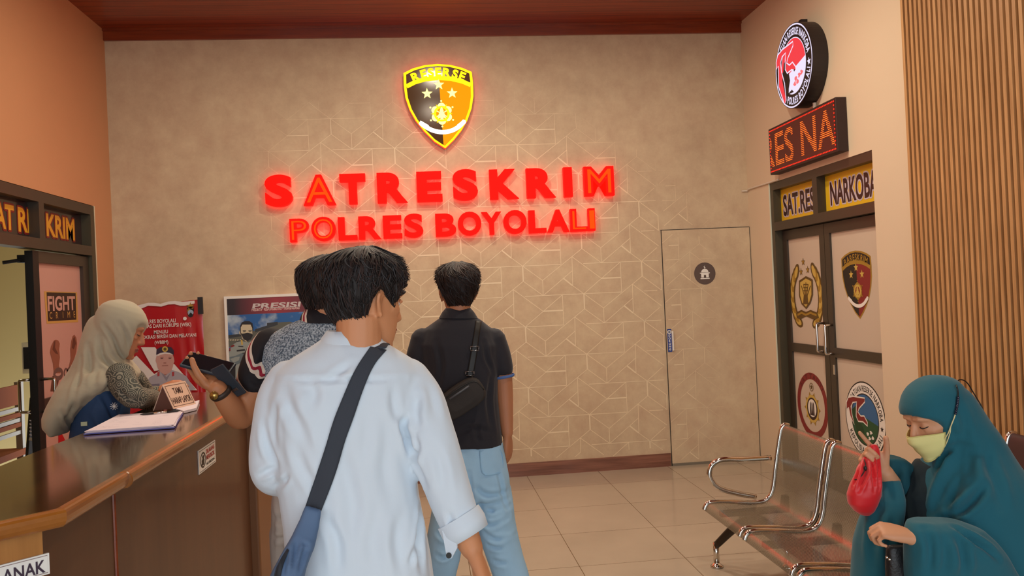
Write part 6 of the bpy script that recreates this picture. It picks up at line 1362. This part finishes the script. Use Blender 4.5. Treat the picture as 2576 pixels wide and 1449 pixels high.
cloth('batik_blouse', [limb(armD1, 18), limb(foreD1, 18), limb(armD2, 18), limb(foreD2, 18), loft([shrink(r, .95) for r in bt[:4]])], .0065, M_BGREY, pD, [([(300, 980), (318, 1000), (345, 1005)], .009, .008), ([(318, 1020), (335, 1030), (358, 1028)], .008, .007)], (.0018, 28, 33))
vr = [TR(962, 216, 300, YD-.02, .125, .11), TR(985, 208, 316, YD-.02, .138, .12), TR(1020, 200, 322, YD-.02, .142, .125), TR(1060, 190, 318, YD-.02, .142, .13), TR(1110, 182, 314, YD-.02, .142, .135), TR(1190, 174, 308, YD, .145, .145)]
cloth('vest', [loft(vr)], .007, M_VESTB, pD, [([(255, 990), (280, 1040), (300, 1075)], .010, .008), ([(225, 1050), (240, 1080), (262, 1095)], .010, .007)], (.002, 26, 35))
mb = MB(); vt = drape([(287, 1022), (212, 1066)], bvh(*[(np.array([p for r in vr for p in r])), loft(vr)[1]]), .012)
if len(vt):
    for k in range(10): a = k*PI/5; mb.tube([vt[0], vt[0]+np.array([math.cos(a), -.1, math.sin(a)])*.016], .0012, M_WHITE, 5)
    mb.build('embroidered_star', pD)
    q_ = vt[-1]; MB().box(q_[0]-.012, q_[0]+.012, q_[1]-.004, q_[1]+.002, q_[2]-.008, q_[2]+.008, mat('pale_green_tag', (190, 204, 170), .6)).build('badge', pD)
xD = aty(240, 1200, YD)[0]
def skirt(c0, w0, z0, z1, w1, d0, d1): return loft([[np.array([c0[0]+(w0+(w1-w0)*q)*math.cos(t), c0[1]+(d0+(d1-d0)*q)*math.sin(t), z0+(z1-z0)*q]) for t in np.linspace(0, 2*PI, 29)[:-1]] for q in np.linspace(0, 1, 6)])
cloth('skirt', [skirt((xD, YD), .15, .95, .03, .22, .14, .20)], .012, mat('dark_skirt', (44, 48, 60), .85), pD, (), (.004, 20, 37))
for g in (-1, 1): shoe(MB(), np.array([xD+g*.09-.02, YD, 0]), (1, .1, 0), M_SHOE, .24).build('shoe', pD, True)

# ---------------------------------------------------------------- E: seated woman in the teal veil
YE_ = 2.40; SK_E = skin_mat('skin_light_tan', (206, 150, 114)); sE = .94
RE = rotz(math.radians(99))@rotx(math.radians(-19)); chE = aty(2330, 1150, YE_-.015)-RE@(np.array([0, .084, .002])*sE); TE = lambda p: chE+RE@np.array(p)
kh = [TR(964, 2352, 2384, YE_, .015, .015), TR(968, 2330, 2404, YE_, .040, .04), TR(976, 2312, 2420, YE_, .060, .06), TR(990, 2292, 2434, YE_, .078, .076), TR(1010, 2277, 2448, YE_, .088, .086), TR(1030, 2270, 2462, YE_, .094, .09), TR(1044, 2279, 2471, YE_, .097, .092), TR(1060, 2310, 2481, YE_, .100, .092), TR(1080, 2346, 2494, YE_, .104, .092), TR(1105, 2360, 2510, YE_, .108, .094), TR(1130, 2362, 2524, YE_, .114, .10), TR(1155, 2346, 2538, YE_, .128, .115),
      TR(1180, 2332, 2552, YE_, .150, .14), TR(1210, 2322, 2568, YE_, .168, .16), TR(1250, 2312, 2588, YE_, .184, .17), TR(1300, 2300, 2606, YE_, .194, .18), TR(1350, 2300, 2622, YE_, .196, .18), TR(1400, 2306, 2636, YE_, .194, .18), TR(1460, 2318, 2646, YE_, .190, .18), TR(1540, 2330, 2656, YE_, .185, .18), TR(1600, 2340, 2660, YE_, .18, .18)]
bE = [TR(1160, 2370, 2500, YE_, .10, .09), TR(1220, 2350, 2560, YE_, .13, .12), TR(1320, 2330, 2590, YE_, .14, .13), TR(1450, 2330, 2600, YE_, .15, .14), TR(1560, 2330, 2610, YE_, .17, .16)]
X_ = lambda px, Y: aty(px, 1300, Y)[0]
hip = np.array([1.70, YE_, .50])
kneeL, kneeR = np.array([1.27, YE_-.10, .50]), np.array([1.27, YE_+.12, .50]); ankL, ankR = np.array([1.22, YE_-.10, .09]), np.array([1.24, YE_+.12, .09])
wE = aty(2224, 1187, YE_+.055)                                    # raised right wrist
wL = aty(2297, 1352, YE_-.22)                                    # left wrist
bodyE = head_shapes(TE, sE, 1.0, False)+lid_bulge(TE, sE)+[tube([TE((0, -.02, .05)), TE((0, -.035, -.01)), aty(2430, 1190, YE_)], [.046, .047, .09], 16), loft([shrink(r, .85) for r in bE])]
bodyE += [limb3([np.append(hip+np.array([0, -.10, 0]), .085), np.append(kneeL, .062)]), limb3([np.append(hip+np.array([0, .10, 0]), .085), np.append(kneeR, .062)]), limb3([np.append(kneeL, .058), np.append((kneeL+ankL)/2, .05), np.append(ankL, .036)]), limb3([np.append(kneeR, .058), np.append((kneeR+ankR)/2, .05), np.append(ankR, .036)]), ball(hip, (.16, .18, .11))]
armER = [(2400, 1235, YE_+.13, .045), (2345, 1272, YE_+.15, .042), (2300, 1290, YE_+.13, .038), (2262, 1240, YE_+.09, .030), (2236, 1204, YE_+.06, .0265), (2225, 1188, YE_+.055, .026)]
armEL = [(2490, 1330, YE_-.08, .044), (2480, 1395, YE_-.14, .040), (2400, 1392, YE_-.20, .034), (2330, 1366, YE_-.215, .028), (2298, 1353, YE_-.22, .0255)]
bodyE += [limb(armER), limb(armEL)]
bodyE += hand_shapes(wE, np.array([-.68, -.02, .73]), np.array([0, -1.0, 0]), 1, ((.08, .05, .05), (1.15, 1.5, .8), (1.25, 1.5, .8), (1.3, 1.5, .8)), .92, (.75, .25, .2), .05)
bodyE += hand_shapes(wL, aty(2232, 1336, YE_-.20)-wL, np.array([-.15, .35, -.9]), -1, ((.85, 1.2, .8), (.9, 1.3, .8), (.95, 1.3, .8), (1.0, 1.3, .8)), .92, (.35, .45, .3))
V, F, N = fuse(bodyE, .0040, 3)
pE = tag(mesh_object('person', V, F, SK_E, None, None, True), 'woman in a long teal veil and pale yellow face mask sitting on the steel bench', 'person')
face_parts(TE, sE, pE, SK_E, 1.6, True)
M_TEAL = mat('teal_crepe', (16, 92, 108), 0.88, sheen=.15, var=.05, vscale=3, bump=.05, bscale=320); M_TEALD = mat('dark_gown', (20, 40, 48), 0.9)
kf = [([(2440, 1130), (2420, 1190), (2392, 1250), (2370, 1300)], .016, .022), ([(2415, 1120), (2398, 1180), (2368, 1240), (2350, 1290)], .014, .018), ([(2472, 1225), (2445, 1260), (2400, 1295), (2372, 1305)], .012, .018), ([(2360, 1308), (2400, 1312), (2440, 1322)], .010, .012), ([(2400, 1322), (2440, 1350), (2480, 1375), (2512, 1405)], .009, .014), ([(2478, 1130), (2500, 1200), (2520, 1280)], .016, .008), ([(2390, 1120), (2380, 1150), (2362, 1180)], .010, .010), ([(2410, 1010), (2425, 1060), (2430, 1120)], .012, .005), ([(2412, 1345), (2425, 1400), (2420, 1445)], .010, .008), ([(2340, 1310), (2350, 1350), (2345, 1400)], .009, .008), ([(2450, 1170), (2440, 1215), (2412, 1262)], .012, .010)]
winE = lambda p: smooth01((p[1]-.034)/.02)*smooth01((.160-(.10-p[1])*.72-p[2])/.012)
veilE, VE, FE = cloth('veil', [loft(kh), cap_shape(TE, sE, .014, winE)], .007, M_TEAL, pE, kf, (.0020, 20, 41), 4)
# sleeves of the veil: the left one falls in a wide open drape, the right one hangs from the raised arm
slL = [TR(1312, 2288, 2420, YE_-.205, .030, .05), TR(1330, 2285, 2470, YE_-.215, .050, .07), TR(1360, 2284, 2500, YE_-.22, .058, .08), TR(1400, 2284, 2530, YE_-.22, .062, .09), TR(1450, 2284, 2560, YE_-.21, .062, .10), TR(1500, 2286, 2570, YE_-.20, .058, .10), TR(1560, 2300, 2570, YE_-.18, .05, .10)]
cloth('left_sleeve', [loft(slL)], .0065, M_TEAL, pE, [([(2330, 1330), (2345, 1380), (2340, 1440)], .012, .010), ([(2398, 1325), (2440, 1352), (2480, 1378), (2510, 1405)], .009, .014), ([(2408, 1350), (2425, 1400), (2422, 1448)], .012, .012), ([(2365, 1345), (2375, 1400), (2370, 1446)], .012, .007)], (.002, 24, 43), 4)
slR = [TR(1150, 2214, 2268, YE_+.10, .045, .05), TR(1172, 2212, 2298, YE_+.11, .062, .07), TR(1200, 2212, 2316, YE_+.12, .070, .08), TR(1235, 2216, 2326, YE_+.12, .074, .09), TR(1260, 2226, 2330, YE_+.12, .074, .09), TR(1300, 2250, 2330, YE_+.13, .06, .09), TR(1360, 2270, 2340, YE_+.13, .05, .09)]
cloth('right_sleeve', [loft(slR)], .0065, mat('teal_crepe_inner', (14, 72, 84), .9), pE, [([(2262, 1175), (2255, 1210), (2258, 1245)], .010, .010), ([(2296, 1182), (2300, 1230), (2296, 1280)], .010, .010)], (.002, 26, 45), 4)
frt = [TR(1205, 2217, 2262, YE_+.06, .03, .04), TR(1230, 2215, 2266, YE_+.05, .045, .05), TR(1256, 2204, 2272, YE_+.03, .05, .06), TR(1285, 2184, 2268, YE_+.02, .062, .07), TR(1320, 2172, 2260, YE_+.01, .068, .08), TR(1370, 2162, 2256, YE_, .07, .09), TR(1420, 2158, 2254, YE_, .072, .09), TR(1480, 2154, 2256, YE_-.01, .074, .09), TR(1560, 2150, 2262, YE_-.01, .07, .09), TR(1640, 2150, 2275, YE_-.01, .05, .08)]
cloth('veil_front', [loft(frt)], .0065, M_TEAL, pE, [([(2215, 1275), (2200, 1340), (2196, 1420)], .014, .008), ([(2245, 1300), (2236, 1370), (2240, 1440)], .012, .008)], (.002, 24, 47), 4)
gw = [TR(1165, 2322, 2440, YE_+.02, .10, .10), TR(1230, 2290, 2470, YE_+.03, .12, .12), TR(1320, 2262, 2480, YE_+.02, .13, .13), TR(1420, 2236, 2500, YE_+.01, .14, .14), TR(1520, 2220, 2520, YE_, .16, .16)]
def thigh(a, b, r0, r1): return limb3([np.append(a, r0), np.append((a+b)/2, (r0+r1)/2), np.append(b, r1)])
cloth('gown', [loft(gw), thigh(hip+np.array([.02, -.10, .01]), kneeL, .105, .085), thigh(hip+np.array([.02, .10, .01]), kneeR, .105, .085), thigh(kneeL, ankL+np.array([0, 0, .02]), .085, .10), thigh(kneeR, ankR+np.array([0, 0, .02]), .085, .10), ball(hip+np.array([.02, 0, -.02]), (.17, .22, .10))], .009, M_TEALD, pE, (), (.003, 20, 49))
for a in (ankL, ankR): shoe(MB(), a+np.array([.06, 0, 0]), (-1, 0, 0), M_SHOE, .235).build('shoe', pE, True)
cu = aty(2287, 1352, YE_-.222)
# mask with its strings and bead extension
M_MASK = mat('pale_yellow_mask', (226, 218, 146), .8, bump=.05, bscale=260); G = []; nu, nw = 25, 13
for j in range(nw):
    w = j/(nw-1); row = []
    for i in range(nu):
        u = i/(nu-1)*2-1; t = PI/2-u*(1.32-0.10*abs(w-.45)); z = -.012+.101*w; z += .016*abs(u)**2*(1-w)-.010*abs(u)**1.5*w
        off = .006+.010*math.exp(-(u/.45)**2)*math.exp(-((w-.62)/.42)**2)+.0022*math.sin(w*PI*6)*(1-abs(u))*.6; zz__ = max(z, 0.0); p = head_pt(zz__, t, off); p[2] = z; p[1] += .024*math.exp(-(u/.26)**2)*math.exp(-((z-.080)/.032)**2)
        if z < .02: p[1] += .008*(1-z/.02)*(1-abs(u))*.3
        row.append(TE(p*sE))
    G.append(row)
G = np.array(G); V = list(G.reshape(-1, 3)); F = [(j*nu+i, j*nu+i+1, (j+1)*nu+i+1, (j+1)*nu+i) for j in range(nw-1) for i in range(nu-1)]
mk = mesh_object('face_mask', V, F, M_MASK, None, pE, True); so = mk.modifiers.new('thick', 'SOLIDIFY'); so.thickness = .0018; so.offset = 0
nr = [G[j][0] if aty(2300, 1100, 1)[0] and np.dot(G[0][0]-CAM, fw) < np.dot(G[0][-1]-CAM, fw) else G[j][-1] for j in range(nw)]
MB().tube(spline([G[-1][i] for i in range(nu)], 2), .0016, mat('mask_hem', (206, 196, 122), .8), 6).tube(spline([G[0][i] for i in range(nu)], 2), .0016, mat('mask_hem', (206, 196, 122), .8), 6).build('mask_hem', mk, True)
tk = bvh(VE, FE)
st_ = drape([(2374, 1106), (2379, 1100), (2385, 1090), (2392, 1072), (2400, 1052), (2404, 1040)], tk, .008); top = drape([(2404, 1040), (2408, 1018), (2410, 1000)], tk, .009)
M_CORD = mat('pale_cord', (224, 214, 160), .8); ms = MB(); ms.tube(spline([nr[-3]]+[p for p in st_], 5), .0018, M_CORD, 6); ms.tube(spline([nr[3]]+list(drape([(2374, 1128), (2382, 1112), (2390, 1088)], tk, .006))+[p for p in st_[3:]], 5), .0016, M_CORD, 6); ms.build('mask_string', pE, True)
bs = spline(top, 12); mbd = MB(); M_BEAD = mat('blue_black_bead', (18, 26, 52), .12, spec=.7)
for i in range(0, len(bs), 3): v, f = ball(bs[i], .0042, 8); mbd.add(v, f, M_BEAD)
mbd.build('bead_strand', pE, True)
bk = [top[-1]]+list(drape([(2410, 985), (2406, 970)], tk, .008))+[aty(2404, 964, YE_), aty(2415, 955, YE_+.03), aty(2432, 962, YE_+.06), aty(2450, 990, YE_+.07), aty(2468, 1020, YE_+.07), aty(2479, 1046, YE_+.06)]
MB().tube(spline(bk, 5), .0019, M_BLACKP, 6).build('mask_cord', pE, True)
# red drawstring pouch hanging from her raised hand
M_REDC = mat('red_satin', (214, 24, 34), .42, sheen=.3, var=.08, vscale=10); YR = YE_+.012
rd = empty('drawstring_pouch', aty(2180, 1210, YR), 'small bright red drawstring pouch hanging from the raised hand of the veiled woman', 'pouch')
Yn_ = YE_+.040
rr_ = [TR(1118, 2190, 2206, Yn_, .008, .008), TR(1128, 2187, 2211, Yn_, .012, .012), TR(1145, 2176, 2214, Yn_, .014, .014), TR(1168, 2165, 2214, YE_+.028, .019, .021), TR(1195, 2152, 2214, YE_+.018, .028, .028), TR(1220, 2140, 2215, YR, .034, .033), TR(1245, 2133, 2214, YR, .036, .035), TR(1268, 2136, 2206, YR, .033, .032), TR(1285, 2150, 2198, YR, .025, .025), TR(1296, 2166, 2190, YR, .014, .014)]
cloth('pouch_body', [loft(rr_)], .0036, M_REDC, rd, [([(2180, 1150), (2176, 1190), (2160, 1235)], .006, .009), ([(2192, 1140), (2196, 1190), (2200, 1235)], .006, .008), ([(2168, 1160), (2158, 1195), (2146, 1225)], .005, .006), ([(2206, 1150), (2208, 1200), (2208, 1240)], .005, .006)], (.0012, 46, 51), 3)
tp = bvh([p for r in rr_ for p in r], loft(rr_)[1])
MB().tube(spline(drape([(2174, 1156), (2178, 1172), (2172, 1190), (2160, 1204), (2150, 1207)], tp, .004), 5), .0016, M_BLACKP, 6).build('drawstring', rd, True)
q_ = drape([(2177, 1178)], tp, .006)[0]; v, f = ball(q_, (.005, .005, .008), 10); MB().add(v, f, M_BLACKP).build('cord_stopper', rd, True)
# small black purse in her lap under the left hand
pu = [TR(1372, 2236, 2276, YE_-.16, .012, .012), TR(1385, 2232, 2282, YE_-.16, .018, .02), TR(1420, 2230, 2284, YE_-.16, .022, .024), TR(1470, 2230, 2290, YE_-.16, .022, .024), TR(1500, 2236, 2286, YE_-.16, .012, .014)]
bp = empty('purse', aty(2258, 1440, YE_-.16), 'little black purse below the left hand of the veiled woman', 'purse')
cloth('purse_body', [loft(pu)], .004, mat('black_leather', (24, 22, 24), .45, bump=.2, bscale=120), bp, (), (.001, 60, 53), 2)
for px_, py_ in ((2231, 1402), (2238, 1407)): v, f = ball(aty(px_, py_, YE_-.19), .0042, 8); MB().add(v, f, M_CHROME).build('clasp', bp, True)
